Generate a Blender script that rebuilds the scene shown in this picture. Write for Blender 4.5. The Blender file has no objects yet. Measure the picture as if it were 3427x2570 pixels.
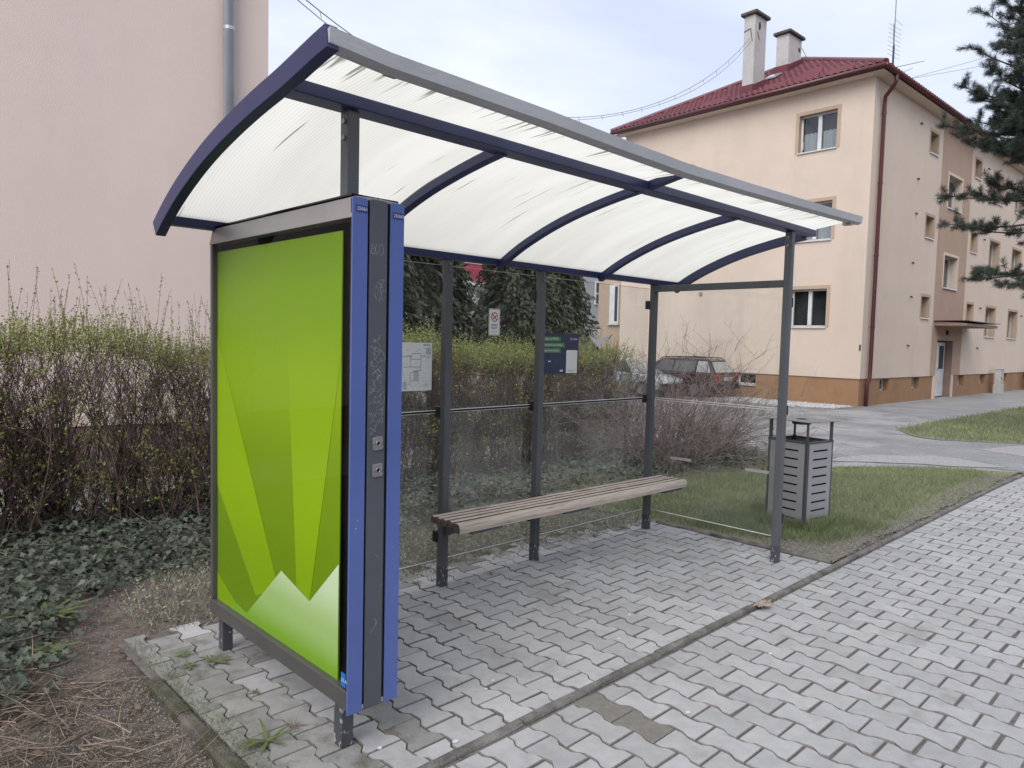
import bpy, bmesh, math, random
import numpy as np
from mathutils import Matrix, Vector

R_ = math.radians
random.seed(7)
rng = np.random.default_rng(11)
SC = bpy.context.scene
COL = SC.collection

# ---------------------------------------------------------------- camera, sky, sun, exposure
CAM_POS = Vector((0.0, 0.0, 1.6))
_yaw, _pitch, _roll = 0.7984166639, -0.0604637265, -0.0247126895
_f = Vector((math.cos(_pitch)*math.cos(_yaw), math.cos(_pitch)*math.sin(_yaw), math.sin(_pitch)))
_r0 = _f.cross(Vector((0, 0, 1))).normalized()
_d0 = _f.cross(_r0)
_rt = _r0*math.cos(_roll) + _d0*math.sin(_roll)
_dn = -_r0*math.sin(_roll) + _d0*math.cos(_roll)
cam_data = bpy.data.cameras.new('camera')
cam_data.sensor_width = 36.0
cam_data.lens = 25.295
cam_data.clip_start = 0.05
cam_data.clip_end = 3000.0
cam = bpy.data.objects.new('camera', cam_data)
COL.objects.link(cam)
M3 = Matrix((_rt, -_dn, -_f)).transposed()
cam.matrix_world = Matrix.Translation(CAM_POS) @ M3.to_4x4()
SC.camera = cam
FPX = 25.295/36*1024
def to_px(p):
    v = Vector(p) - CAM_POS
    z = v.dot(_f)
    if z < 0.05: return None
    return 512 + FPX*v.dot(_rt)/z, 384 + FPX*v.dot(_dn)/z, z

SUN_EL, SUN_AZ = R_(46), R_(199)          # direction the light comes from (azimuth from +X, counter-clockwise)
world = bpy.data.worlds.new('World')
SC.world = world
world.use_nodes = True
wn, wl = world.node_tree.nodes, world.node_tree.links
wn.clear()
wo = wn.new('ShaderNodeOutputWorld'); bg = wn.new('ShaderNodeBackground')
sky = wn.new('ShaderNodeTexSky'); sky.sky_type = 'NISHITA'; sky.sun_disc = False
sky.sun_elevation = SUN_EL; sky.sun_rotation = R_(90) - SUN_AZ
sky.altitude = 350; sky.air_density = 1.0; sky.dust_density = 2.5; sky.ozone_density = 1.0
tc = wn.new('ShaderNodeTexCoord'); mp = wn.new('ShaderNodeMapping')
mp.inputs['Scale'].default_value = (1.0, 1.0, 3.2)
n1 = wn.new('ShaderNodeTexNoise'); n1.inputs['Scale'].default_value = 1.9; n1.inputs['Detail'].default_value = 6; n1.inputs['Roughness'].default_value = 0.5
n1.inputs['Distortion'].default_value = 0.4
cr = wn.new('ShaderNodeValToRGB')
cr.color_ramp.elements[0].position = 0.36; cr.color_ramp.elements[0].color = (4.25, 4.75, 5.95, 1)
cr.color_ramp.elements[1].position = 0.66; cr.color_ramp.elements[1].color = (6.15, 6.4, 6.95, 1)
mx = wn.new('ShaderNodeMix'); mx.data_type = 'RGBA'; mx.inputs['Factor'].default_value = 0.93
wl.new(tc.outputs['Generated'], mp.inputs['Vector']); wl.new(mp.outputs['Vector'], n1.inputs['Vector'])
wl.new(n1.outputs['Fac'], cr.inputs['Fac'])
wl.new(sky.outputs['Color'], mx.inputs[6]); wl.new(cr.outputs['Color'], mx.inputs[7])
wl.new(mx.outputs[2], bg.inputs['Color'])
bg.inputs['Strength'].default_value = 0.1
wl.new(bg.outputs['Background'], wo.inputs['Surface'])

sun_data = bpy.data.lights.new('sun', 'SUN')
sun_data.energy = 1.5; sun_data.angle = R_(50); sun_data.color = (1.0, 0.965, 0.92)
sun = bpy.data.objects.new('sun', sun_data); COL.objects.link(sun)
sd = Vector((math.cos(SUN_EL)*math.cos(SUN_AZ), math.cos(SUN_EL)*math.sin(SUN_AZ), math.sin(SUN_EL)))
sun.rotation_euler = sd.to_track_quat('Z', 'Y').to_euler()
sun.location = (0, 0, 30)

vs = SC.view_settings
vs.view_transform = 'Standard'; vs.look = 'None'; vs.exposure = 0.80; vs.gamma = 1.0; vs.use_curve_mapping = False
SC.cycles.max_bounces = 10; SC.cycles.transparent_max_bounces = 24; SC.cycles.transmission_bounces = 8
SC.cycles.diffuse_bounces = 4; SC.cycles.glossy_bounces = 4
SC.cycles.caustics_reflective = False; SC.cycles.caustics_refractive = False

# ---------------------------------------------------------------- materials
MATS = {}
def pm(name, col, col2=None, rough=0.65, metal=0.0, vscale=6.0, detail=6, bump=0.0, bscale=60.0, spec=0.5,
       lo=0.35, hi=0.65, speck=None, spscale=200.0, spsize=(0.62, 0.72), rnd=0.0, attr=0.0, stretch=(1, 1, 1), coat=0.0, trans=0.0, coords='Object', dirt=None, dscale=2.0, dlo=.5, dhi=.75, wdirt=None, wscale=(1, 1, 1), wlo=.5, whi=.75, wamt=.7):
    """noise-driven two-tone material with optional specks, bump, per-object or per-leaf variation"""
    if name in MATS: return MATS[name]
    m = bpy.data.materials.new(name); m.use_nodes = True
    nt = m.node_tree; N, L = nt.nodes, nt.links
    b = N['Principled BSDF']
    b.inputs['Roughness'].default_value = rough; b.inputs['Metallic'].default_value = metal
    b.inputs['Specular IOR Level'].default_value = spec
    b.inputs['Coat Weight'].default_value = coat
    t = N.new('ShaderNodeTexCoord'); mpn = N.new('ShaderNodeMapping'); mpn.inputs['Scale'].default_value = stretch
    L.new(t.outputs[coords], mpn.inputs['Vector'])
    V = mpn.outputs['Vector']
    if rnd:
        oi0 = N.new('ShaderNodeObjectInfo'); ml0 = N.new('ShaderNodeMath'); ml0.operation = 'MULTIPLY'; ml0.inputs[1].default_value = 37.0; L.new(oi0.outputs['Random'], ml0.inputs[0])
        va = N.new('ShaderNodeVectorMath'); va.operation = 'ADD'; L.new(V, va.inputs[0]); L.new(ml0.outputs[0], va.inputs[1]); V = va.outputs[0]
    c2 = col2 if col2 else tuple(c*0.82 for c in col)
    nz = N.new('ShaderNodeTexNoise'); nz.inputs['Scale'].default_value = vscale; nz.inputs['Detail'].default_value = detail; nz.inputs['Roughness'].default_value = 0.62
    L.new(V, nz.inputs['Vector'])
    r = N.new('ShaderNodeValToRGB'); r.color_ramp.elements[0].position = lo; r.color_ramp.elements[1].position = hi
    r.color_ramp.elements[0].color = (*c2, 1); r.color_ramp.elements[1].color = (*col, 1)
    L.new(nz.outputs['Fac'], r.inputs['Fac'])
    out = r.outputs['Color']
    if dirt:
        dn_ = N.new('ShaderNodeTexNoise'); dn_.inputs['Scale'].default_value = dscale; dn_.inputs['Detail'].default_value = 8; dn_.inputs['Roughness'].default_value = .7
        L.new(V, dn_.inputs['Vector'])
        mr = N.new('ShaderNodeMapRange'); mr.inputs['From Min'].default_value = dlo; mr.inputs['From Max'].default_value = dhi
        L.new(dn_.outputs['Fac'], mr.inputs['Value'])
        mm = N.new('ShaderNodeMix'); mm.data_type = 'RGBA'; mm.inputs[7].default_value = (*dirt, 1)
        L.new(mr.outputs['Result'], mm.inputs['Factor']); L.new(out, mm.inputs[6]); out = mm.outputs[2]
    if wdirt:      # stains in place coordinates, running across neighbouring pieces
        ge = N.new('ShaderNodeNewGeometry'); wm = N.new('ShaderNodeMapping'); wm.inputs['Scale'].default_value = wscale; L.new(ge.outputs['Position'], wm.inputs['Vector'])
        dn_ = N.new('ShaderNodeTexNoise'); dn_.inputs['Scale'].default_value = 1.0; dn_.inputs['Detail'].default_value = 9; dn_.inputs['Roughness'].default_value = .68
        L.new(wm.outputs['Vector'], dn_.inputs['Vector'])
        mr = N.new('ShaderNodeMapRange'); mr.inputs['From Min'].default_value = wlo; mr.inputs['From Max'].default_value = whi; mr.inputs['To Max'].default_value = wamt
        L.new(dn_.outputs['Fac'], mr.inputs['Value'])
        mm = N.new('ShaderNodeMix'); mm.data_type = 'RGBA'; mm.inputs[7].default_value = (*wdirt, 1)
        L.new(mr.outputs['Result'], mm.inputs['Factor']); L.new(out, mm.inputs[6]); out = mm.outputs[2]
    if speck:
        s = N.new('ShaderNodeTexNoise'); s.inputs['Scale'].default_value = spscale; s.inputs['Detail'].default_value = 2
        L.new(V, s.inputs['Vector'])
        mr = N.new('ShaderNodeMapRange'); mr.inputs['From Min'].default_value = spsize[0]; mr.inputs['From Max'].default_value = spsize[1]
        L.new(s.outputs['Fac'], mr.inputs['Value'])
        mm = N.new('ShaderNodeMix'); mm.data_type = 'RGBA'; mm.inputs[7].default_value = (*speck, 1)
        L.new(mr.outputs['Result'], mm.inputs['Factor']); L.new(out, mm.inputs[6]); out = mm.outputs[2]
    if rnd or attr:
        hs = N.new('ShaderNodeHueSaturation')
        if rnd:
            oi = N.new('ShaderNodeObjectInfo'); src = oi.outputs['Random']; amt = rnd
        else:
            at = N.new('ShaderNodeAttribute'); at.attribute_name = 'rnd'; src = at.outputs['Fac']; amt = attr
        mr = N.new('ShaderNodeMapRange'); mr.inputs['To Min'].default_value = 1-amt; mr.inputs['To Max'].default_value = 1+amt
        L.new(src, mr.inputs['Value']); L.new(mr.outputs['Result'], hs.inputs['Value']); L.new(out, hs.inputs['Color'])
        if attr:
            mr2 = N.new('ShaderNodeMapRange'); mr2.inputs['To Min'].default_value = 0.515; mr2.inputs['To Max'].default_value = 0.475
            L.new(src, mr2.inputs['Value']); L.new(mr2.outputs['Result'], hs.inputs['Hue'])
        out = hs.outputs['Color']
    L.new(out, b.inputs['Base Color'])
    if bump:
        bn = N.new('ShaderNodeTexNoise'); bn.inputs['Scale'].default_value = bscale; bn.inputs['Detail'].default_value = 5
        L.new(V, bn.inputs['Vector'])
        bp = N.new('ShaderNodeBump'); bp.inputs['Strength'].default_value = bump; bp.inputs['Distance'].default_value = 0.01
        L.new(bn.outputs['Fac'], bp.inputs['Height']); L.new(bp.outputs['Normal'], b.inputs['Normal'])
    if trans:
        tr = N.new('ShaderNodeBsdfTranslucent'); L.new(out, tr.inputs['Color'])
        ms = N.new('ShaderNodeMixShader'); ms.inputs['Fac'].default_value = trans
        o = N['Material Output']
        L.new(b.outputs['BSDF'], ms.inputs[1]); L.new(tr.outputs['BSDF'], ms.inputs[2]); L.new(ms.outputs['Shader'], o.inputs['Surface'])
    MATS[name] = m
    return m

def glass_mat(name, tint=(0.93, 0.97, 0.95), spec_rough=0.0, ior=1.5, dirt=0.04, refl=1.7):
    """thin sheet: transparent with fresnel reflection and a trace of dust"""
    m = bpy.data.materials.new(name); m.use_nodes = True
    N, L = m.node_tree.nodes, m.node_tree.links
    N.clear()
    o = N.new('ShaderNodeOutputMaterial'); tr = N.new('ShaderNodeBsdfTransparent'); gl = N.new('ShaderNodeBsdfGlossy')
    fr = N.new('ShaderNodeFresnel'); fr.inputs['IOR'].default_value = ior
    gm = N.new('ShaderNodeNewGeometry'); im = N.new('ShaderNodeMapRange'); im.inputs['To Min'].default_value = ior; im.inputs['To Max'].default_value = 1/ior
    L.new(gm.outputs['Backfacing'], im.inputs['Value']); L.new(im.outputs['Result'], fr.inputs['IOR'])
    tr.inputs['Color'].default_value = (*tint, 1); gl.inputs['Roughness'].default_value = spec_rough
    ml = N.new('ShaderNodeMath'); ml.operation = 'MULTIPLY'; ml.inputs[1].default_value = refl; ml.use_clamp = True
    L.new(fr.outputs['Fac'], ml.inputs[0])
    mx1 = N.new('ShaderNodeMixShader'); L.new(ml.outputs[0], mx1.inputs['Fac'])
    L.new(tr.outputs[0], mx1.inputs[1]); L.new(gl.outputs[0], mx1.inputs[2])
    df = N.new('ShaderNodeBsdfDiffuse'); df.inputs['Color'].default_value = (0.5, 0.5, 0.48, 1)
    t = N.new('ShaderNodeTexCoord'); nz = N.new('ShaderNodeTexNoise'); nz.inputs['Scale'].default_value = 3.0; nz.inputs['Detail'].default_value = 8
    mp_ = N.new('ShaderNodeMapping'); mp_.inputs['Scale'].default_value = (1, 1, .35)
    L.new(t.outputs['Object'], mp_.inputs['Vector']); L.new(mp_.outputs['Vector'], nz.inputs['Vector'])
    mr = N.new('ShaderNodeMapRange'); mr.inputs['From Min'].default_value = .35; mr.inputs['From Max'].default_value = .75; mr.inputs['To Max'].default_value = dirt*2
    L.new(nz.outputs['Fac'], mr.inputs['Value'])
    mx2 = N.new('ShaderNodeMixShader'); L.new(mr.outputs['Result'], mx2.inputs['Fac'])
    L.new(mx1.outputs[0], mx2.inputs[1]); L.new(df.outputs[0], mx2.inputs[2]); L.new(mx2.outputs[0], o.inputs['Surface'])
    MATS[name] = m
    return m

# ---------------------------------------------------------------- mesh helpers
def root_loc(p):
    while p is not None and p.parent is not None: p = p.parent
    return Vector(p.location) if p is not None else Vector((0, 0, 0))

class MB:
    def __init__(s): s.v, s.f = [], []
    def add(s, vs, fs):
        o = len(s.v); s.v += [tuple(x) for x in vs]; s.f += [tuple(i+o for i in f) for f in fs]; return s
    def box(s, x0, x1, y0, y1, z0, z1):
        return s.add([(x0,y0,z0),(x1,y0,z0),(x1,y1,z0),(x0,y1,z0),(x0,y0,z1),(x1,y0,z1),(x1,y1,z1),(x0,y1,z1)],
                     [(0,3,2,1),(4,5,6,7),(0,1,5,4),(1,2,6,5),(2,3,7,6),(3,0,4,7)])
    def poly(s, pts): return s.add(pts, [tuple(range(len(pts)))])
    def prism(s, pts, d):
        """closed polygon pts (3-D) swept by the vector d"""
        n = len(pts); d = Vector(d)
        vs = [tuple(p) for p in pts] + [tuple(Vector(p)+d) for p in pts]
        fs = [tuple(range(n))[::-1], tuple(range(n, 2*n))] + [(i, (i+1) % n, n+(i+1) % n, n+i) for i in range(n)]
        return s.add(vs, fs)
    def tube(s, path, r, n=8, cap=True):
        path = [Vector(p) for p in path]; k = len(path)
        rr = r if isinstance(r, (list, tuple)) else [r]*k
        t0 = (path[1]-path[0]).normalized()
        a = t0.orthogonal().normalized()
        vs, fs = [], []
        for i in range(k):
            t = (path[min(i+1, k-1)]-path[max(i-1, 0)]).normalized()
            a = (a - t*a.dot(t)).normalized(); b = t.cross(a)
            for j in range(n):
                q = 2*math.pi*j/n
                vs.append(path[i] + (a*math.cos(q)+b*math.sin(q))*rr[i])
        for i in range(k-1):
            for j in range(n):
                fs.append((i*n+j, i*n+(j+1) % n, (i+1)*n+(j+1) % n, (i+1)*n+j))
        if cap: fs += [tuple(range(n))[::-1], tuple(range((k-1)*n, k*n))]
        return s.add(vs, fs)
    def bar(s, p, q, w, h, up=(0, 0, 1)):
        p, q = Vector(p), Vector(q); t = (q-p).normalized(); a = t.cross(Vector(up)).normalized(); b = a.cross(t)
        c = [a*w/2*i+b*h/2*j for i, j in ((-1,-1),(1,-1),(1,1),(-1,1))]
        return s.prism([p+x for x in c], q-p)
    def build(s, name, mat, parent=None, bevel=0.0, smooth=False, local=False, seg=2):
        me = bpy.data.meshes.new(name)
        off = Vector((0, 0, 0)) if local else root_loc(parent)
        me.from_pydata([tuple(Vector(v)-off) for v in s.v], [], s.f)
        bm = bmesh.new(); bm.from_mesh(me); bmesh.ops.recalc_face_normals(bm, faces=bm.faces); bm.to_mesh(me); bm.free()
        mats = mat if isinstance(mat, (list, tuple)) else [mat]
        for m in mats: me.materials.append(m)
        if smooth: me.shade_smooth()
        o = bpy.data.objects.new(name, me); COL.objects.link(o)
        if parent is not None: o.parent = parent
        if bevel:
            bv = o.modifiers.new('bevel', 'BEVEL'); bv.width = bevel; bv.segments = seg; bv.limit_method = 'ANGLE'; bv.angle_limit = R_(40)
        return o

def np_mesh(name, V, F, mat, parent=None, rnd=None, smooth=False, local=False):
    """mesh from numpy arrays: V (n,3), F (m,k) with one k, or list of such arrays"""
    me = bpy.data.meshes.new(name)
    off = np.zeros(3) if local else np.array(root_loc(parent))
    V = np.asarray(V, dtype=np.float32) - off.astype(np.float32)
    Fs = F if isinstance(F, list) else [F]
    Fs = [np.asarray(x, dtype=np.int32) for x in Fs if len(x)]
    nl = sum(x.size for x in Fs); nf = sum(x.shape[0] for x in Fs)
    me.vertices.add(len(V)); me.vertices.foreach_set('co', V.ravel())
    me.loops.add(nl); me.polygons.add(nf)
    me.loops.foreach_set('vertex_index', np.concatenate([x.ravel() for x in Fs]))
    tot = np.concatenate([np.full(x.shape[0], x.shape[1], dtype=np.int32) for x in Fs])
    me.polygons.foreach_set('loop_start', np.concatenate([[0], np.cumsum(tot)[:-1]]).astype(np.int32))
    me.polygons.foreach_set('loop_total', tot)
    if smooth: me.polygons.foreach_set('use_smooth', np.ones(nf, dtype=bool))
    me.update(calc_edges=True); me.validate()
    if rnd is not None:
        a = me.attributes.new('rnd', 'FLOAT', 'POINT'); a.data.foreach_set('value', np.asarray(rnd, dtype=np.float32))
    me.materials.append(mat)
    o = bpy.data.objects.new(name, me); COL.objects.link(o)
    if parent is not None: o.parent = parent
    return o

def np_tubes(P, r, sides=3):
    """P (n,k,3) polylines, r (n,k) radii -> V, F"""
    n, k, _ = P.shape
    T = np.gradient(P, axis=1); T /= np.linalg.norm(T, axis=2, keepdims=True)+1e-9
    ref = np.where(np.abs(T[:, :1, 2:3]) > 0.8, np.array([1.0, 0.13, 0]), np.array([0.1, 0, 1.0]))
    A = np.cross(T, np.broadcast_to(ref, T.shape)); A /= np.linalg.norm(A, axis=2, keepdims=True)+1e-9
    B = np.cross(T, A)
    V = []
    for j in range(sides):
        q = 2*math.pi*j/sides
        V.append(P + (A*math.cos(q)+B*math.sin(q))*r[:, :, None])
    V = np.stack(V, axis=2).reshape(-1, 3)
    base = (np.arange(n)[:, None]*k + np.arange(k-1)[None, :])*sides
    F = []
    for j in range(sides):
        j2 = (j+1) % sides
        F.append(np.stack([base+j, base+j2, base+sides+j2, base+sides+j], axis=-1).reshape(-1, 4))
    return V, np.concatenate(F)

def np_leaves(C, D, Nn, length, width, fold=0.0):
    """diamond leaves: C base point, D direction, Nn approximate normal"""
    D = D/(np.linalg.norm(D, axis=1, keepdims=True)+1e-9)
    S = np.cross(D, Nn); S /= np.linalg.norm(S, axis=1, keepdims=True)+1e-9
    U = np.cross(S, D)
    l = np.asarray(length).reshape(-1, 1); w = np.asarray(width).reshape(-1, 1)
    a = C; b = C + D*l*0.45 + S*w*0.5 + U*w*fold; c = C + D*l; d = C + D*l*0.45 - S*w*0.5 + U*w*fold
    V = np.stack([a, b, c, d], axis=1).reshape(-1, 3)
    i = np.arange(len(C))*4
    return V, np.stack([i, i+1, i+2, i+3], axis=1)

def merge(parts):
    Vs, Fs, o = [], [], 0
    for V, F in parts:
        Vs.append(V); Fs.append(F+o); o += len(V)
    return np.concatenate(Vs), Fs

def tag(o, label=None, cat=None, group=None, kind=None):
    if label: o['label'] = label
    if cat: o['category'] = cat
    if group: o['group'] = group
    if kind: o['kind'] = kind
    return o
def thing(name, label, cat, loc=(0, 0, 0), group=None, rz=0.0):
    o = bpy.data.objects.new(name, None); COL.objects.link(o); o.location = loc; o.rotation_euler = (0, 0, rz); o.empty_display_size = 0.2
    return tag(o, label, cat, group)
def rdir(n, zmin=-1, zmax=1):
    z = rng.uniform(zmin, zmax, n); a = rng.uniform(0, 2*math.pi, n); s = np.sqrt(np.maximum(1-z*z, 0))
    return np.stack([s*np.cos(a), s*np.sin(a), z], axis=1)
def gz(x): return -0.16*np.clip((np.asarray(x, dtype=float)-10)/10, 0, 1)

def text_geo(body, size, align='LEFT', bold=False, xs=1.0):
    cu = bpy.data.curves.new('lettering', 'FONT'); cu.body = body; cu.size = size; cu.align_x = align; cu.resolution_u = 2
    cu.fill_mode = 'FRONT'
    if bold: cu.offset = size*0.022
    ob = bpy.data.objects.new('lettering', cu); COL.objects.link(ob)
    dg = bpy.context.evaluated_depsgraph_get(); dg.update()
    me = bpy.data.meshes.new_from_object(ob.evaluated_get(dg))
    vs = [(v.co.x*xs, v.co.y) for v in me.vertices]; fs = [tuple(p.vertices) for p in me.polygons]
    bpy.data.objects.remove(ob); bpy.data.curves.remove(cu); bpy.data.meshes.remove(me)
    return vs, fs
def lettering(items, place, mat, parent, name='lettering'):
    """items: (text, x, y, size[, align, bold]) laid out on a plane by place(x, y) -> point"""
    mb = MB()
    for it in items:
        vs_, fs_ = text_geo(it[0], it[3], it[4] if len(it) > 4 else 'LEFT', it[5] if len(it) > 5 else False)
        mb.add([place(it[1]+x, it[2]+y) for x, y in vs_], fs_)
    return mb.build(name, mat, parent)
def ribbon(mb, pts, w, place):
    """thin flat stroke along 2-D pts"""
    for (x0, y0), (x1, y1) in zip(pts[:-1], pts[1:]):
        dx, dy = x1-x0, y1-y0; l = math.hypot(dx, dy) or 1e-6
        nx, ny = -dy/l*w/2, dx/l*w/2
        mb.poly([place(x0+nx, y0+ny), place(x0-nx, y0-ny), place(x1-nx, y1-ny), place(x1+nx, y1+ny)])
def arc_pts(cx, cy, r, a0=0, a1=360, n=28, ry=None):
    ry = ry or r
    return [(cx+r*math.cos(R_(a0+(a1-a0)*i/n)), cy+ry*math.sin(R_(a0+(a1-a0)*i/n))) for i in range(n+1)]
DARK_PAVERS = [(2.4695, 1.905), (2.4695, 1.693)]
CABLE_PTS = [(3.6, 9.24, 6.8), (5.01, 9.49, 6.25), (6.11, 9.69, 6.08), (11.65, 10.68, 6.4), (13.45, 11.0, 6.92), (15.87, 11.43, 7.83), (18.88, 11.97, 9.27), (22.72, 12.66, 11.57), (23.6, 12.82, 12.3)]
# ================================================================ the setting: ground, lane, paving
soil_m = pm('soil', (0.165, 0.135, 0.120), (0.088, 0.071, 0.063), rough=0.95, vscale=9, bump=0.7, bscale=35, speck=(0.30, 0.27, 0.25), spscale=120, spsize=(.6, .68), spec=.2)
asphalt_m = pm('asphalt', (0.33, 0.325, 0.325), (0.20, 0.195, 0.195), rough=0.9, vscale=0.55, detail=10, bump=0.25, bscale=90, speck=(0.42, 0.41, 0.40), spscale=60, lo=.3, hi=.62, spec=.3, dirt=(.17, .16, .155), dscale=.9, dlo=.54, dhi=.7, wdirt=(.155, .15, .145), wscale=(.33, .75, 1), wlo=.50, whi=.62, wamt=.6)
asphalt_dark_m = pm('asphalt_dark', (0.255, 0.255, 0.26), (0.19, 0.19, 0.195), rough=0.9, vscale=1.4, detail=10, bump=0.3, bscale=120, speck=(0.40, 0.40, 0.40), spscale=45, spsize=(.58, .66), spec=.3)
gravel_m = pm('gravel_sheet', (0.36, 0.355, 0.35), (0.24, 0.235, 0.232), rough=0.95, vscale=22, bump=0.6, bscale=60, speck=(0.47, 0.46, 0.455), spscale=55, spsize=(.55, .66), spec=.2)
turf_m = pm('turf', (0.21, 0.225, 0.14), (0.235, 0.20, 0.155), rough=0.95, vscale=3.5, detail=9, bump=0.8, bscale=45, spec=.15)
joint_m = pm('joint_sand', (0.185, 0.170, 0.157), (0.095, 0.088, 0.080), rough=0.95, vscale=14, bump=0.5, bscale=160, speck=(0.30, 0.27, 0.25), spscale=330, spsize=(.6, .68), spec=.15)
road_m = pm('road_asphalt', (0.09, 0.09, 0.093), (0.055, 0.055, 0.057), rough=0.9, vscale=1.2, bump=0.3, bscale=150)

def sheet(name, pts, off, mat, kind='structure', parent=None):
    bm = bmesh.new()
    bm.faces.new([bm.verts.new((x, y, 0)) for x, y in pts])
    for X in (10.0, 20.0):
        bmesh.ops.bisect_plane(bm, geom=bm.verts[:]+bm.edges[:]+bm.faces[:], plane_co=(X, 0, 0), plane_no=(1, 0, 0))
    bmesh.ops.triangulate(bm, faces=bm.faces[:])
    for v in bm.verts: v.co.z = float(gz(v.co.x)) + off
    bmesh.ops.recalc_face_normals(bm, faces=bm.faces)
    for f in bm.faces:
        if f.normal.z < 0: f.normal_flip()
    me = bpy.data.meshes.new(name); bm.to_mesh(me); bm.free(); me.materials.append(mat)
    o = bpy.data.objects.new(name, me); COL.objects.link(o)
    if parent is not None: o.parent = parent
    elif kind: o['kind'] = kind
    return o
def wobble(pts, step=0.35, amp=0.05):
    out = []
    for (x0, y0), (x1, y1) in zip(pts, pts[1:]+pts[:1]):
        l = math.hypot(x1-x0, y1-y0); n = max(1, int(l/step)) if l < 12 else 1
        for i in range(n):
            t = i/n; a = amp if n > 1 else 0
            out.append((x0+(x1-x0)*t+random.uniform(-a, a), y0+(y1-y0)*t+random.uniform(-a, a)))
    return out

sheet('ground', [(-300, -300), (900, -300), (900, 900), (-300, 900)], -0.036, soil_m)
sheet('road', [(-200, -9), (300, -9), (300, -1.45), (-200, -1.45)], -0.026, road_m)
sheet('lane', [(12.0, 2.02)] + wobble([(12.0, 2.14), (11.18, 3.12), (10.59, 3.56), (9.87, 3.94), (10.1, 5.0), (9.7, 6.9)])[:-1] + [(9.7, 7.2), (-20, 7.4), (-20, 120), (200, 120), (200, 2.02)], -0.018, asphalt_m)
sheet('lane_patch', wobble([(10.9, 4.3), (12.4, 4.44), (14.18, 4.38), (15.5, 4.02), (16.4, 2.9), (16.5, 2.06), (12.1, 2.06), (11.9, 2.9), (11.4, 3.5)]), -0.0135, asphalt_dark_m)
sheet('footway', wobble([(23.2, 7.95), (20.4, 5.42), (24.66, 5.22), (28.46, 5.1), (60, 4.2), (60, 6.3), (30.5, 8.0)], 1.2, .05), -0.0135, pm('footway', (0.30, .298, .30), (.22, .218, .22), rough=.9, vscale=1.2, detail=9, bump=.2, bscale=100))
for o_, pts in enumerate(([(10.55, 4.2), (11.9, 4.02), (12.75, 3.4), (12.3, 2.35), (11.9, 2.7), (11.22, 3.4), (10.65, 3.98)], [(14.38, 3.2), (16.04, 2.85), (16.1, 2.3), (14.0, 2.45)])):
    sheet('gravel_path', wobble(pts, .3, .08), -0.0095, gravel_m)
sheet('gravel_strip', wobble([(22.95, 8.36), (21.9, 8.38), (21.2, 8.6), (20.6, 10.0), (20.9, 12.0), (21.2, 18.0), (23.2, 18.0)], .5, .08), -0.0092, gravel_m)
turf = sheet('lawn', wobble([(5.46, 2.13), (11.95, 2.13), (11.15, 3.1), (10.55, 3.54), (9.83, 3.92), (10.05, 5.0), (9.5, 6.7), (5.46, 6.7)], .4, .04), -0.0145, turf_m)
far_turf_pts = [(16.89, 5.29), (15.6, 4.56), (15.41, 4.1), (15.9, 3.4), (16.5, 2.7), (18, 2.2), (90, 2.2), (90, 4.6), (28.46, 5.08), (24.66, 5.2), (20.47, 5.38)]
sheet('far_lawn', wobble(far_turf_pts, .6, .1), -0.009, turf_m)

# ---- interlocking pavers
paver_bay_m = pm('paver_bay', (0.43, 0.425, 0.427), (0.35, 0.345, 0.345), rough=0.9, vscale=16, detail=9, bump=0.3, bscale=420, speck=(0.42, 0.41, 0.41), spscale=520, rnd=0.11, lo=.28, hi=.7, spec=.25, dirt=(.20, .195, .185), dscale=5.5, dlo=.6, dhi=.82, wdirt=(.17, .165, .155), wscale=(2.2, 2.2, 2.2), wlo=.52, whi=.74, wamt=.55)
paver_field_m = pm('paver_field', (0.42, 0.415, 0.417), (0.335, 0.331, 0.331), rough=0.9, vscale=14, detail=10, bump=0.4, bscale=380, speck=(0.20, 0.195, 0.19), spscale=430, spsize=(.6, .74), rnd=0.10, lo=.28, hi=.72, spec=.25, dirt=(.22, .21, .20), dscale=6, dlo=.62, dhi=.85, wdirt=(.15, .14, .135), wscale=(1.9, 2.6, 1), wlo=.56, whi=.76, wamt=.65)
paver_dark_m = pm('paver_dark', (0.20, 0.188, 0.165), (0.15, 0.14, 0.122), rough=0.9, vscale=30, bump=0.4, bscale=380, speck=(0.33, 0.31, 0.28), spscale=430, spsize=(.56, .66), spec=.25)

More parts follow.
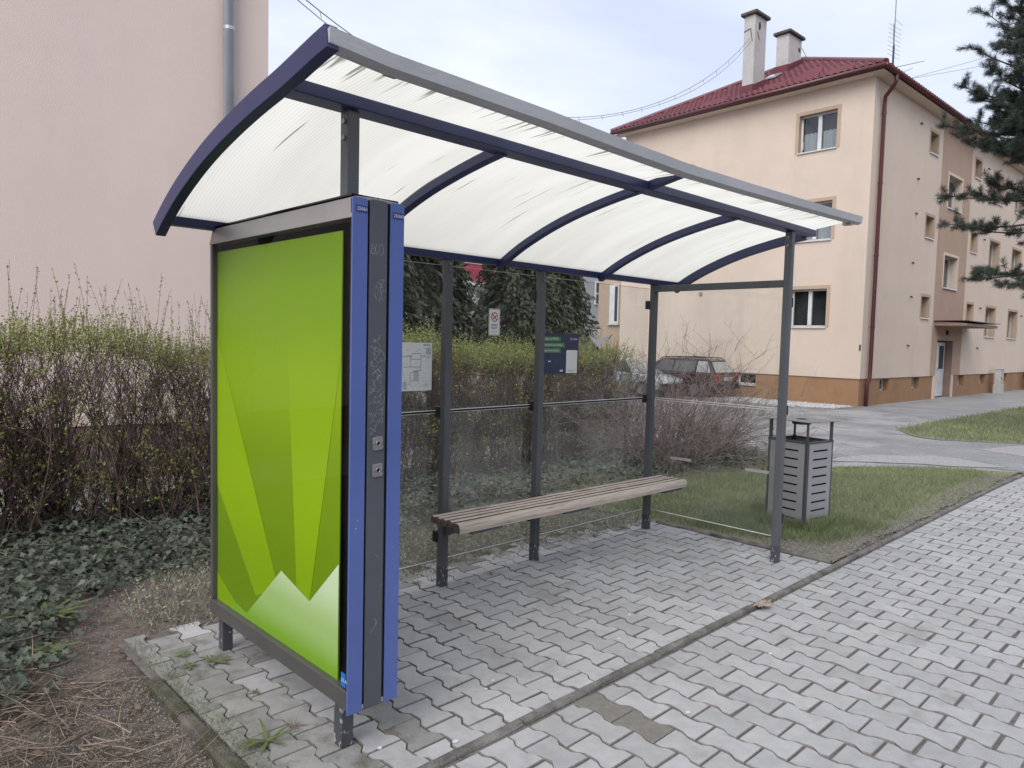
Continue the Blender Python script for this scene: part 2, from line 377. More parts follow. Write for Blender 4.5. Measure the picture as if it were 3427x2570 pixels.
paver_edge_m = pm('paver_edge_dirt', (0.25, 0.24, 0.23), (0.16, .152, .144), rough=.95, vscale=30, spec=.15)
def paver_outline(half, wide, waist, lo=-1, hi=1):
    a, b = half*0.66, half*0.34
    r = []
    for y, w in ((-half, wide), (-a, wide), (-b, waist), (b, waist), (a, wide), (half, wide)):
        r.append((y, w))
    if lo == 0: r = [(0.0, waist), (b, waist), (a, wide), (half, wide)]
    if hi == 0: r = [(-half, wide), (-a, wide), (-b, waist), (0.0, waist)]
    return [(w, y) for y, w in r] + [(-w, y) for y, w in reversed(r)]
def paver_mesh(name, out, mat, ch=0.003, depth=0.03):
    n = len(out); cx = sum(p[0] for p in out)/n; cy = sum(p[1] for p in out)/n
    def ins(p, d):
        dx, dy = cx-p[0], cy-p[1]
        return (p[0]+math.copysign(min(d, abs(dx)), dx), p[1]+math.copysign(min(d, abs(dy)), dy))
    V = [(*ins(p, ch), 0.0) for p in out] + [(p[0], p[1], -ch*0.9) for p in out] + [(p[0], p[1], -depth) for p in out]
    F = [tuple(range(n))]
    for k in range(2):
        for i in range(n):
            j = (i+1) % n
            F.append((k*n+i, (k+1)*n+i, (k+1)*n+j, k*n+j))
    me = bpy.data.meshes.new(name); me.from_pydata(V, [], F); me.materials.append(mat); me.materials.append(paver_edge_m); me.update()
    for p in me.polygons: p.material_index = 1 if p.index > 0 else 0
    return me

def make_paving(root_name, spots, meshes, mat, limit):
    """spots: (x, y, kind, dark). The ones that show largest become objects of their own, the rest one joined part"""
    root = sheet(root_name, {'waiting_bay': [(1.09, 2.035), (5.41, 2.035), (5.41, 4.02), (1.09, 4.02)],
                             'pavement': [(-30, -1.4), (60, -1.4), (60, 2.035), (-30, 2.035)]}[root_name], -0.015 if root_name == 'waiting_bay' else -0.0105, joint_m)
    vis, rest = [], []
    for s in spots:
        px = to_px((s[0], s[1], 0))
        if px and -25 < px[0] < 1049 and -25 < px[1] < 793: vis.append((px[2], s))
        else: rest.append(s)
    vis.sort(key=lambda t: t[0])
    chip = {}
    for k_ in meshes:      # a few worn variants of each stone
        chip[k_] = [meshes[k_]]
        for _ in range(4):
            m2 = meshes[k_].copy(); n_ = len(m2.polygons[0].vertices)
            for i_ in range(n_):
                jx, jy = random.gauss(0, .0013), random.gauss(0, .0013)
                if random.random() < .08: jx, jy = jx-math.copysign(.006, m2.vertices[i_].co.x), jy-math.copysign(.005, m2.vertices[i_].co.y or 1)
                for q_ in (0, n_): m2.vertices[i_+q_].co.x += jx; m2.vertices[i_+q_].co.y += jy
            chip[k_].append(m2)
    rest += [s for _, s in vis[limit:]]
    for _, (x, y, kind, dark) in vis[:limit]:
        me = random.choice(chip[kind]) if kind in chip else meshes[kind]
        if root_name == 'waiting_bay' and mossy(x, y): me = mossed[kind]
        if dark:
            me = me.copy(); me.materials[0] = paver_dark_m
        o = bpy.data.objects.new('paver', me); COL.objects.link(o); o.parent = root
        o.location = (x+random.uniform(-.0015, .0015), y+random.uniform(-.0015, .0015), float(gz(x))+random.uniform(-.0035, .001))
        o.rotation_euler = (random.gauss(0, .0045), random.gauss(0, .0045), random.gauss(0, .007))
    Vs, Fs, o = [], {}, 0; top = []; arr_n = {k: len(m.polygons[0].vertices) for k, m in meshes.items()}
    arr = {k: (np.array([v.co[:] for v in m.vertices]), [tuple(p.vertices) for p in m.polygons]) for k, m in meshes.items()}
    for (x, y, kind, dark) in rest:
        V, F = arr[kind]
        top += [0 if i <= arr_n[kind] else 1 for i in range(len(F))]
        Vs.append(V + np.array([x, y, float(gz(x))+random.uniform(-.003, .001)]))
        for fi, f in enumerate(F): Fs.setdefault((len(f), 0 if fi == 0 else 1), []).append([i+o for i in f])
        o += len(V)
    if Vs:
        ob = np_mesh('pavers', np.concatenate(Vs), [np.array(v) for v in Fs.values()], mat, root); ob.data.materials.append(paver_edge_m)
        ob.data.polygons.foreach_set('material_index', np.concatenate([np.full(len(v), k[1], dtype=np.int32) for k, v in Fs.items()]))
        ob['kind'] = 'stuff'
    return root

paver_moss_m = pm('paver_mossy', (0.325, 0.320, 0.310), (0.235, 0.231, 0.220), rough=0.92, vscale=11, detail=10, bump=0.4, bscale=420, speck=(0.40, 0.39, 0.38), spscale=300, spsize=(.62, .70), rnd=0.12, lo=.28, hi=.7, spec=.2, dirt=(.105, .10, .075), dscale=5, dlo=.52, dhi=.72)
def mossy(x, y): return random.random() < max(min((1.95-x)/.6, 1.0), min((y-3.70)/.3, 1.0))
clipx = lambda o, lo, hi: [(min(max(a, lo), hi), b) for a, b in o]
full_o = paver_outline(.0988, .0803, .0543); half_o = paver_outline(.0988, .0803, .0543, lo=0)
mossed = {'full': paver_mesh('paver', full_o, paver_moss_m), 'half': paver_mesh('paver_half', half_o, paver_moss_m), 'cut_left': paver_mesh('paver_cut', clipx(full_o, -.018, 1), paver_moss_m), 'cut_right': paver_mesh('paver_cut', clipx(full_o, -1, .006), paver_moss_m), 'cut_half': paver_mesh('paver_cut', clipx(half_o, -.018, 1), paver_moss_m), 'cut_rhalf': paver_mesh('paver_cut', clipx(half_o, -1, .006), paver_moss_m)}
bay_meshes = {'cut_left': paver_mesh('paver_cut', clipx(full_o, -.018, 1), paver_bay_m), 'cut_right': paver_mesh('paver_cut', clipx(full_o, -1, .006), paver_bay_m), 'cut_half': paver_mesh('paver_cut', clipx(half_o, -.018, 1), paver_bay_m), 'cut_rhalf': paver_mesh('paver_cut', clipx(half_o, -1, .006), paver_bay_m), 'full': paver_mesh('paver', paver_outline(.0988, .0803, .0543), paver_bay_m), 'half': paver_mesh('paver_half', paver_outline(.0988, .0803, .0543, lo=0), paver_bay_m)}
spots = []
for k in range(-5, 26):
    x = 1.854 + .1413*k
    if k % 2 == 0: ys = [2.0735+.1017+.2035*j for j in range(9)]
    else:
        ys = [2.0735+.2035*j for j in range(10)]
    for j, y in enumerate(ys):
        if y > 3.93: continue
        kd = 'half' if (k % 2 and j == 0) else 'full'
        if k == -5: kd = 'cut_half' if kd == 'half' else 'cut_left'
        if k == 25: kd = 'cut_rhalf' if kd == 'half' else 'cut_right'
        spots.append((x, y, kd, False))
bay = make_paving('waiting_bay', spots, bay_meshes, paver_bay_m, 295)

fm = {'full': paver_mesh('paver', paver_outline(.1018, .0774, .0572), paver_field_m, ch=.0035), 'half': paver_mesh('paver_half', paver_outline(.1018, .0774, .0572, hi=0), paver_field_m, ch=.0035)}
spots = []
for k in range(-22, 100):
    x = 2.612 + .1425*k
    if k % 2 == 0: ys = [1.9835+.027] + [1.905-.106-.212*j for j in range(15)]
    else: ys = [1.799+.106-.212*j for j in range(15)]
    for j, y in enumerate(ys):
        if y < -1.3: continue
        dark = (k in (-1,) and j == 0) or (k == 0 and False)
        spots.append((x, y, 'half' if (k % 2 == 0 and j == 0) else 'full', dark))
fixed = []
for (x, y, kind, dark) in spots:
    dark = any(abs(x-a) < .05 and abs(y-b) < .05 for a, b in DARK_PAVERS) if 'DARK_PAVERS' in globals() else False
    if kind == 'half': y = 1.906 + .1025
    fixed.append((x, y, kind, dark))
pavement = make_paving('pavement', fixed, fm, paver_field_m, 295)

# ---- kerb stones
kerb_m = pm('kerb_concrete', (0.235, 0.225, 0.212), (0.12, 0.112, 0.102), rough=0.92, vscale=9, detail=10, bump=0.6, bscale=140, speck=(0.40, 0.38, 0.36), spscale=260, spec=.2, dirt=(.075, .066, .055), dscale=4, dlo=.46, dhi=.66)
kerb_old_m = pm('mossy_kerb', (0.155, 0.142, 0.125), (0.075, 0.068, 0.058), rough=0.95, vscale=9, detail=10, bump=0.8, bscale=90, speck=(0.30, 0.28, 0.26), spscale=200, spec=.15, dirt=(.06, .062, .035), dscale=5, dlo=.45, dhi=.62)
def kerb_profile(w, h, r=0.014):
    return [(-w/2, -.06), (-w/2, h-r), (-w/2+r*.4, h-r*.3), (-w/2+r, h), (w/2-r, h), (w/2-r*.4, h-r*.3), (w/2, h-r), (w/2, -.06)]
def kerb_run(name, p0, p1, w, h, step=1.0, first=None):
    p0, p1 = Vector(p0), Vector(p1); L = (p1-p0).length; t = (p1-p0)/L; s = Vector((-t.y, t.x))
    root = None; a = 0.0; nxt = first or step
    while a < L-1e-4:
        b = min(L, nxt)
        mb = MB(); c0 = p0+t*(a+.004); c1 = p0+t*(b-.004); jz = random.uniform(-.004, .004); js = random.uniform(-.004, .004)
        n = 6; prof = kerb_profile(w, h)
        vs = []
        for i in range(n+1):
            c = c0+(c1-c0)*(i/n)
            for (q, z) in prof: 
                qq = q+js+(random.uniform(-.003, .003) if z > 0 else 0)
                vs.append((c.x+s.x*qq, c.y+s.y*qq, z+jz+float(gz(c.x))+(random.uniform(-.003, .0015) if z > 0 else 0)))
        m = len(prof)
        fs = [(i*m+j, i*m+j+1, (i+1)*m+j+1, (i+1)*m+j) for i in range(n) for j in range(m-1)] + [tuple(range(m))[::-1], tuple(range(n*m, n*m+m))]
        mb.add(vs, fs)
        if root is None:
            root = thing(name, KERB_LABELS[name][0], 'kerb', (p0.x, p0.y, 0))
        mb.build('kerb_stone', kerb_old_m if name == 'bay_edging' else kerb_m, root, smooth=False)
        a = b; nxt = b+step
    return root
KERB_LABELS = {'pavement_kerb': ('grey concrete edging between the waiting bay and the pavement',), 'bay_edging': ('mossy concrete edging beside the soil and twigs',), 'lawn_edging': ('thin concrete edging between bay and lawn by the litter bin',)}
kerb_run('pavement_kerb', (-2.9, 2.052), (17.1, 2.052), .05, .012)
kerb_run('bay_edging', (1.085, 1.2), (1.085, 3.42), .065, .012, first=.83)
kerb_run('lawn_edging', (5.425, 2.10), (5.435, 3.66), .05, .016)
# ================================================================ bus shelter
navy_m = pm('navy_paint', (0.030, 0.040, 0.125), (0.024, 0.032, 0.105), rough=0.38, vscale=3, bump=0.04, bscale=90, speck=(0.10, 0.10, 0.16), spscale=90, spsize=(.72, .8))
post_m = pm('anthracite_paint', (0.118, 0.126, 0.138), (0.095, 0.102, 0.112), rough=0.42, vscale=4, bump=0.05, bscale=80, speck=(0.24, 0.25, 0.27), spscale=55, spsize=(.72, .78), stretch=(1, 1, .5))
postfoot_m = pm('worn_anthracite_paint', (0.080, 0.084, 0.096), (0.060, 0.063, 0.072), rough=0.5, vscale=6, bump=0.1, bscale=80, speck=(0.34, 0.34, 0.34), spscale=48, spsize=(.60, .66), stretch=(1, 1, .6))
alu_m = pm('weathered_aluminium', (0.56, 0.56, 0.585), (0.47, 0.47, 0.49), rough=0.45, metal=0.15, vscale=5, detail=9, bump=0.12, bscale=70, stretch=(.4, 1, 1), dirt=(.09, .09, .095), dscale=7, dlo=.66, dhi=.78)
steel_m = pm('bolt_steel', (0.33, 0.33, 0.33), rough=0.4, metal=0.8, vscale=40)
def poly_mat():
    m = bpy.data.materials.new('polycarbonate_sheet'); m.use_nodes = True
    N, L = m.node_tree.nodes, m.node_tree.links; b = N['Principled BSDF']; o = N['Material Output']
    t = N.new('ShaderNodeTexCoord')
    wv = N.new('ShaderNodeTexWave'); wv.wave_type = 'BANDS'; wv.bands_direction = 'X'; wv.inputs['Scale'].default_value = 20.0
    L.new(t.outputs['Object'], wv.inputs['Vector'])
    nz = N.new('ShaderNodeTexNoise'); nz.inputs['Scale'].default_value = 2.2; nz.inputs['Detail'].default_value = 9
    mp_ = N.new('ShaderNodeMapping'); mp_.inputs['Scale'].default_value = (2.0, .35, .35); L.new(t.outputs['Object'], mp_.inputs['Vector']); L.new(mp_.outputs['Vector'], nz.inputs['Vector'])
    r = N.new('ShaderNodeValToRGB'); r.color_ramp.elements[0].position = .3; r.color_ramp.elements[1].position = .62
    r.color_ramp.elements[0].color = (.69, .68, .60, 1); r.color_ramp.elements[1].color = (.79, .78, .715, 1); L.new(nz.outputs['Fac'], r.inputs['Fac'])
    mx_ = N.new('ShaderNodeMix'); mx_.data_type = 'RGBA'; mx_.blend_type = 'MULTIPLY'; mx_.inputs['Factor'].default_value = 1
    r2 = N.new('ShaderNodeValToRGB'); r2.color_ramp.elements[0].color = (.90, .90, .885, 1); r2.color_ramp.elements[1].color = (1, 1, 1, 1); r2.color_ramp.elements[1].position = .45
    L.new(wv.outputs['Fac'], r2.inputs['Fac']); L.new(r.outputs['Color'], mx_.inputs[6]); L.new(r2.outputs['Color'], mx_.inputs[7])
    # dark algae streaks along the flutes
    n2 = N.new('ShaderNodeTexNoise'); n2.inputs['Scale'].default_value = 1.0; n2.inputs['Detail'].default_value = 3
    mp2 = N.new('ShaderNodeMapping'); mp2.inputs['Scale'].default_value = (46, 1.5, 1.5); L.new(t.outputs['Object'], mp2.inputs['Vector']); L.new(mp2.outputs['Vector'], n2.inputs['Vector'])
    mr = N.new('ShaderNodeMapRange'); mr.inputs['From Min'].default_value = .682; mr.inputs['From Max'].default_value = .74; mr.inputs['To Max'].default_value = .85; sy = N.new('ShaderNodeSeparateXYZ'); L.new(t.outputs['Object'], sy.inputs[0]); my = N.new('ShaderNodeMapRange'); my.inputs['From Min'].default_value = -.62; my.inputs['From Max'].default_value = -.98; my.inputs['To Max'].default_value = .20; L.new(sy.outputs['Y'], my.inputs['Value'])
    ay = N.new('ShaderNodeMath'); ay.operation = 'ADD'; L.new(n2.outputs['Fac'], ay.inputs[0]); L.new(my.outputs['Result'], ay.inputs[1]); L.new(ay.outputs[0], mr.inputs['Value'])
    mx3 = N.new('ShaderNodeMix'); mx3.data_type = 'RGBA'; mx3.inputs[7].default_value = (.16, .16, .13, 1); L.new(mr.outputs['Result'], mx3.inputs['Factor']); L.new(mx_.outputs[2], mx3.inputs[6])
    L.new(mx3.outputs[2], b.inputs['Base Color']); b.inputs['Roughness'].default_value = .35
    tr = N.new('ShaderNodeBsdfTranslucent'); L.new(mx3.outputs[2], tr.inputs['Color'])
    ms = N.new('ShaderNodeMixShader'); ms.inputs['Fac'].default_value = .86
    L.new(b.outputs[0], ms.inputs[1]); L.new(tr.outputs[0], ms.inputs[2]); L.new(ms.outputs[0], o.inputs['Surface'])
    return m
polyc_m = poly_mat()
glass_m = glass_mat('shelter_glass', (0.94, 0.965, 0.95), dirt=.05)

glass_low_m = glass_mat('shelter_glass_dust_veil', (0.93, 0.955, 0.94), dirt=.13)  # mud dust, thickened to stand in for the pavement's grey reflection
shelter = thing('bus_shelter', 'open bus shelter with navy arched roof, grey posts and glass back wall', 'bus shelter', (3.3, 3.0, 0))
Y0, Y1 = 2.372, 3.556           # front faces of the front and back posts
PW = 0.052
def post(x, y, top, depth=PW, foot=True):
    o = MB().box(x, x+PW, y, y+depth, 0.0, top).build('post', post_m, shelter, bevel=.004)
    if foot:
        mb = MB(); f = .0012
        mb.box(x-f, x+PW+f, y-f, y+depth+f, -.006, .13)
        mb.build('post_foot', postfoot_m, o, bevel=.003)
    return o
front_near = MB().box(1.437, 1.437+PW, Y0+.004, Y0+.004+PW, 2.1195, 2.438).build('post', post_m, shelter, bevel=.004)
front_far = post(5.092, Y0-.004, 2.438)
for i, x in enumerate((2.872, 3.733, 5.128)): post(x, Y1, 2.104)
post(1.60, Y1+.02, 2.104)
for y, x in ((Y0, 1.437), (Y0-.004, 5.092)):
    for z in (2.395, 2.335):
        MB().tube([(x-.001, y+.026, z), (x-.008, y+.026, z)], .010, 10).build('bolt', steel_m, shelter)
for x in (2.872, 3.733, 5.128):
    for z in (2.07, 2.03): MB().tube([(x+.02, Y1+.001, z), (x+.02, Y1-.008, z)], .008, 8).build('bolt', steel_m, shelter)

ROOF = [(2.045, 2.553), (2.16, 2.533), (2.35, 2.497), (2.55, 2.466), (2.73, 2.432), (2.92, 2.388), (3.09, 2.338), (3.25, 2.280), (3.38, 2.225), (3.51, 2.158), (3.60, 2.104)]
def roof_z(y):
    for (a, za), (b, zb) in zip(ROOF[:-1], ROOF[1:]):
        if a <= y <= b: return za+(zb-za)*(y-a)/(b-a)
    return ROOF[0][1] if y < ROOF[0][0] else ROOF[-1][1]
def smooth_pts(y0, y1, n):
    # Catmull-Rom through ROOF sampled by y
    P = [np.array(p) for p in ROOF]; P = [2*P[0]-P[1]]+P+[2*P[-1]-P[-2]]; out = []
    S = []
    for i in range(1, len(P)-2):
        for t in np.linspace(0, 1, 8, endpoint=False):
            S.append(.5*((2*P[i])+(-P[i-1]+P[i+1])*t+(2*P[i-1]-5*P[i]+4*P[i+1]-P[i+2])*t*t+(-P[i-1]+3*P[i]-3*P[i+1]+P[i+2])*t**3))
    S.append(P[-2]); S = np.array(S)
    ys = np.linspace(y0, y1, n)
    return [(y, float(np.interp(y, S[:, 0], S[:, 1]))) for y in ys]
def rib(x0, x1, y0, y1, depth, top=0.0, name='rib'):
    pts = smooth_pts(y0, y1, 22); mb = MB(); n = len(pts); vs = []
    for i, (y, z) in enumerate(pts):
        a = pts[max(i-1, 0)]; b = pts[min(i+1, n-1)]; ty, tz = b[0]-a[0], b[1]-a[1]; l = math.hypot(ty, tz); ny, nz = tz/l, -ty/l
        # n points down and forward of the sheet
        for x in (x0, x1):
            vs.append((x, y-ny*top, z-nz*top)); vs.append((x, y+ny*depth, z+nz*depth))
    fs = []
    for i in range(n-1):
        o = i*4
        fs += [(o, o+4, o+6, o+2), (o+1, o+3, o+7, o+5), (o, o+1, o+5, o+4), (o+2, o+6, o+7, o+3)]
    fs += [(0, 2, 3, 1), ((n-1)*4, (n-1)*4+1, (n-1)*4+3, (n-1)*4+2)]
    return mb.add(vs, fs).build(name, navy_m, shelter, bevel=.003)
XA, XB = 1.150, 5.490
rib(XA, XA+.045, 2.040, 3.60, .072, .004)
rib(XB-.045, XB, 2.44, 3.60, .062, .004)
for i, x in enumerate((2.235, 3.30, 4.37)):
    rib(x, x+.05, 2.095 if i == 1 else 2.42, 3.58, .052 if i != 1 else .048, -.006)
# purlins
MB().box(XA+.046, XB-.02, Y0-.018, Y0+.082, 2.440, 2.487).build('purlin', navy_m, shelter, bevel=.004)
MB().box(XA+.046, XB-.046, 3.545, 3.605, 2.100, 2.163).build('purlin', navy_m, shelter, bevel=.004)
MB().box(5.120, 5.120+.045, Y0+.049, Y1-.002, 2.040, 2.092).build('side_rail', post_m, shelter, bevel=.003)
# roof sheets
gx = [1.158, 1.38, 1.75, 2.16, 2.65, 3.17, 3.8, 4.5, 5.0, 5.46]; gzv = [2.544, 2.529, 2.527, 2.523, 2.511, 2.502, 2.512, 2.528, 2.540, 2.553]
edges = [XA+.03, 2.262, 3.325, 4.397, XB-.012]
for i in range(4):
    mb = MB(); pts = smooth_pts(2.05, 3.60, 26); xs = np.linspace(edges[i], edges[i+1], 5)
    xs = [edges[i]+.002] + list(xs[1:-1]) + [edges[i+1]-.002]
    vs = [(x, y, z+.003+(float(np.interp(x, gx, gzv))-2.553-.016)*max(0.0, 1-(y-2.05)/.31)) for (y, z) in pts for j, x in enumerate(xs)]
    vs2 = [(x, y, z+.010) for (x, y, z) in vs]
    m = len(xs); n = len(pts); o = m*n
    fs = [(a*m+j, a*m+j+1, (a+1)*m+j+1, (a+1)*m+j) for a in range(n-1) for j in range(m-1)]
    fs += [(o+a*m+j, o+(a+1)*m+j, o+(a+1)*m+j+1, o+a*m+j+1) for a in range(n-1) for j in range(m-1)]
    fs += [(j, o+j, o+j+1, j+1) for j in range(m-1)] + [((n-1)*m+j, (n-1)*m+j+1, o+(n-1)*m+j+1, o+(n-1)*m+j) for j in range(m-1)]
    fs += [(a*m, (a+1)*m, o+(a+1)*m, o+a*m) for a in range(n-1)] + [(a*m+m-1, o+a*m+m-1, o+(a+1)*m+m-1, (a+1)*m+m-1) for a in range(n-1)]
    # one thin leaf is enough for light: keep the lower skin and rim
    MB().add(vs, fs[:(n-1)*(m-1)]).build('roof_sheet', polyc_m, shelter, smooth=True)
# gutter, a little bowed
gx = [1.158, 1.38, 1.75, 2.16, 2.65, 3.17, 3.8, 4.5, 5.0, 5.46]; gzv = [2.544, 2.529, 2.527, 2.523, 2.511, 2.502, 2.512, 2.528, 2.540, 2.553]
mb = MB(); vs = []
for x, z in zip(gx, gzv):
    vs += [(x, 2.020, z), (x, 2.025, z-.046), (x, 2.052, z-.056), (x, 2.082, z-.052), (x, 2.086, z-.012)]
n = len(gx)
fs = [(i*5+j, (i+1)*5+j, (i+1)*5+(j+1) % 5, i*5+(j+1) % 5) for i in range(n-1) for j in range(5)] + [(0, 1, 2, 3, 4), tuple((n-1)*5+j for j in (4, 3, 2, 1, 0))]
mb.add(vs, fs).build('gutter', alu_m, shelter)
for x in (1.40, 3.35, 5.30): MB().box(x, x+.05, 2.045, 2.10, 2.48, 2.50).build('gutter_clip', steel_m, shelter)

# glass panes with pale ground edges
edge_m = pm('ground_glass_edge', (0.86, 0.88, 0.85), (0.76, .78, .75), rough=.3, vscale=20)
clamp_m = pm('black_clamp', (0.018, 0.018, 0.02), rough=.5)
PY = 3.636
def pane(x0, x1, z0, z1):
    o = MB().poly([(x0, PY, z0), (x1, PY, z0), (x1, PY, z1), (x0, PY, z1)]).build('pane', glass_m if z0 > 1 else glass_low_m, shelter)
    MB().box(x0, x1, PY-.003, PY+.003, z0-.003, z0+.0015).build('pane_edge', edge_m, o)
    MB().box(x0, x1, PY-.003, PY+.003, z1-.001, z1+.002).build('pane_edge', edge_m, o)
    return o
bx = [1.62, 2.905, 3.768, 5.162]
for a, b in zip(bx[:-1], bx[1:]):
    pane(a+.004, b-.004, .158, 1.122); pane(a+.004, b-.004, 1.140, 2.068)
XS = 5.206
MB().box(bx[0], bx[-1], PY-.0042, PY+.0042, 1.1245, 1.1365).build('gasket', clamp_m, shelter)
def side_pane(z0, z1):
    y0, y1 = Y0+.04, Y1+.03
    o = MB().poly([(XS, y0, z0), (XS, y1, z0), (XS, y1, z1), (XS, y0, z1)]).build('pane', glass_m, shelter)
    MB().box(XS-.003, XS+.003, y0, y1, z0-.003, z0+.0015).build('pane_edge', edge_m, o)
    MB().box(XS-.003, XS+.003, y0, y1, z1-.001, z1+.002).build('pane_edge', edge_m, o)
side_pane(.165, 1.122); side_pane(1.140, 2.045)
for x in (2.872, 3.733, 5.128):
    for z in (.32, 1.13, 1.93):
        MB().box(x-.010, x+PW+.010, Y1+PW-.004, PY+.010, z-.035, z+.035).build('clamp', clamp_m, shelter, bevel=.003)
for z in (.32, 1.13, 1.93): MB().box(XS-.004, XS+.012, Y0+.02, Y0+.09, z-.035, z+.035).build('clamp', clamp_m, shelter, bevel=.003)

# stickers on the glass
frost_m = pm('frosted_film', (0.40, 0.41, 0.41), (0.34, .35, .35), rough=.6, vscale=20)
for i, (ya, yb) in enumerate(((3.392, 3.188), (2.707, 2.513))):
    o = MB().prism([(XS-.0035, ya, .63), (XS-.0035, yb, .632), (XS-.0035, yb, .656), (XS-.0035, ya, .652)], (-.0008, 0, 0)).build('film_strip', frost_m)
    tag(o, ('short grey film strip on the side pane, the one nearer the bench end', 'short grey film strip on the side pane, the one beside the litter bin')[i], 'sticker', 'grey film strips on the side pane')
film2_m = pm('etched_mark', (0.36, 0.38, 0.37), rough=.6)
o = lettering([('A\u00d7IIL', 0, 0, .045)], lambda x, y: (XS-.0042, 3.03-x, .60+y), film2_m, None, 'etched_letters')
tag(o, 'faint pale etched letters on the side pane between two film strips', 'sticker')
white_film_m = pm('white_film', (0.82, 0.83, 0.84), (0.72, .73, .74), rough=.5, vscale=14, dirt=(.05, .05, .05), dscale=30, dlo=.58, dhi=.62)
black_film_m = pm('black_film', (0.012, 0.012, 0.014), rough=.5)
bird = thing('bird_sticker', 'white spread-winged bird silhouette stuck on the back glass beside the corner post', 'sticker', (4.48, PY-.004, 1.55))
bw = [(-.115, .085), (-.07, .060), (-.02, .044), (.03, .046), (.09, .060), (.16, .090), (.175, .082), (.13, .048), (.07, .020), (.03, .008), (.045, -.020), (.01, -.032), (-.01, -.006), (-.04, .012), (-.08, .040)]
MB().poly([(4.48+x, PY-.005, 1.58+y) for x, y in bw]).build('silhouette', white_film_m, bird)
mb = MB()
for poly_ in ([(-.175, .085), (-.115, .088), (-.118, .070), (-.15, .066)], [(.175, .086), (.19, .092), (.135, .046), (.128, .052)], [(-.02, -.02), (.0, -.008), (.012, -.034), (-.005, -.045)]):
    MB().poly([(4.48+x, PY-.0062, 1.58+y) for x, y in poly_]).build('outline', black_film_m, bird)

# ================================================================ advertising case
case_m = pm('case_grey', (0.115, 0.110, 0.108), (0.095, 0.091, 0.090), rough=0.36, metal=.2, vscale=2.5, bump=.03, bscale=60)
case_top_m = pm('case_grey_top_lit', (0.38, 0.36, 0.36), (0.34, 0.322, 0.322), rough=0.4, metal=.3, vscale=3, bump=.03)  # same case grey, lightened: sky reflection put into the top rail's colour
black_m = pm('case_black', (0.008, 0.008, 0.009), (0.012, .012, .013), rough=0.12, vscale=3)
blue_m = pm('blue_lacquer', (0.105, 0.155, 0.41), (0.090, 0.136, 0.37), rough=0.34, vscale=2.2, bump=.04, bscale=40, speck=(.42, .48, .62), spscale=48, spsize=(.765, .80))
fin_m = pm('fin_grey', (0.095, 0.102, 0.122), (0.082, 0.088, 0.106), rough=0.40, vscale=2.2, bump=.04, bscale=40, speck=(.34, .36, .38), spscale=60, spsize=(.735, .77))
CX0, CX1, CY0, CY1 = 1.406, 1.634, 2.292, 3.588
case = thing('advertising_case', 'tall double-sided advertising case with green poster and blue edge strips', 'advertising case', (1.55, 2.9, 0))
MB().box(CX0+.055, CX1-.055, CY0+.012, CY1-.004, .20, 2.10).build('core', pm('case_inner_black', (.006, .006, .007), rough=.75, spec=.1), case)
for sgn, xf in ((1, CX0), (-1, CX1)):
    X = lambda d: xf+sgn*d
    def bx_(n, d0, d1, y0, y1, z0, z1, m, bv=.003):
        a, b = sorted((X(d0), X(d1))); return MB().box(a, b, y0, y1, z0, z1).build(n, m, case, bevel=bv)
    # top rail leans back a little, bottom rail upright
    p = [(X(0.0), 2.030), (X(.016), 2.108), (X(.11), 2.112), (X(.11), 2.030)]
    MB().prism([(a, CY0, z) for a, z in p], (0, CY1-CY0, 0)).build('top_rail', case_top_m, case, bevel=.002)
    bx_('bottom_rail', 0.0, .11, CY0, CY1, .196, .266, case_m)
    bx_('side_rail', .004, .11, CY1-.026, CY1, .267, 2.029, case_m)
    bx_('edge_profile', .010, .11, CY0+.002, CY0+.016, .267, 2.029, black_m, .001)
    g_ = MB().poly([(X(.016), CY0+.017, .267), (X(.016), CY1-.027, .267), (X(.016), CY1-.027, 2.029), (X(.016), CY0+.017, 2.029)]).build('glazing', MATS.get('case_glass') or glass_mat('case_glass', (0.97, 0.98, 0.97), dirt=.003, refl=.3), case)
# edge strips facing the pavement
def fin(x0, x1, z1, mat, name, y=CY0-.010):
    r = .012; pts = [(x0, .178), (x1, .178), (x1, z1-r), (x1-r*.3, z1-r*.3), (x1-r, z1), (x0+r*.5, z1), (x0, z1-r*.5)]
    return MB().prism([(a, y, z) for a, z in pts], (0, .0085, 0)).build(name, mat, case, bevel=.0015)
FY = CY0-.010
fin(1.4045, 1.4685, 2.104, blue_m, 'edge_strip')
f2 = fin(1.4785, 1.5545, 2.104, fin_m, 'edge_strip')
fin(1.5690, 1.6300, 2.104, blue_m, 'edge_strip')
MB().box(1.4095, 1.6265, CY0-.0005, CY0+.0115, .197, 2.10).build('spine', black_m, case)
MB().box(1.447, 1.500, 3.525, 3.578, 0, .195).build('leg', postfoot_m, case, bevel=.003)
MB().box(1.436, 1.492, Y0+.003, Y0+.059, 0, .195).build('leg', postfoot_m, case, bevel=.003)
MB().box(CX0+.012, CX1-.012, CY0+.02, CY1, 2.1125, 2.119).build('cap', black_m, case)
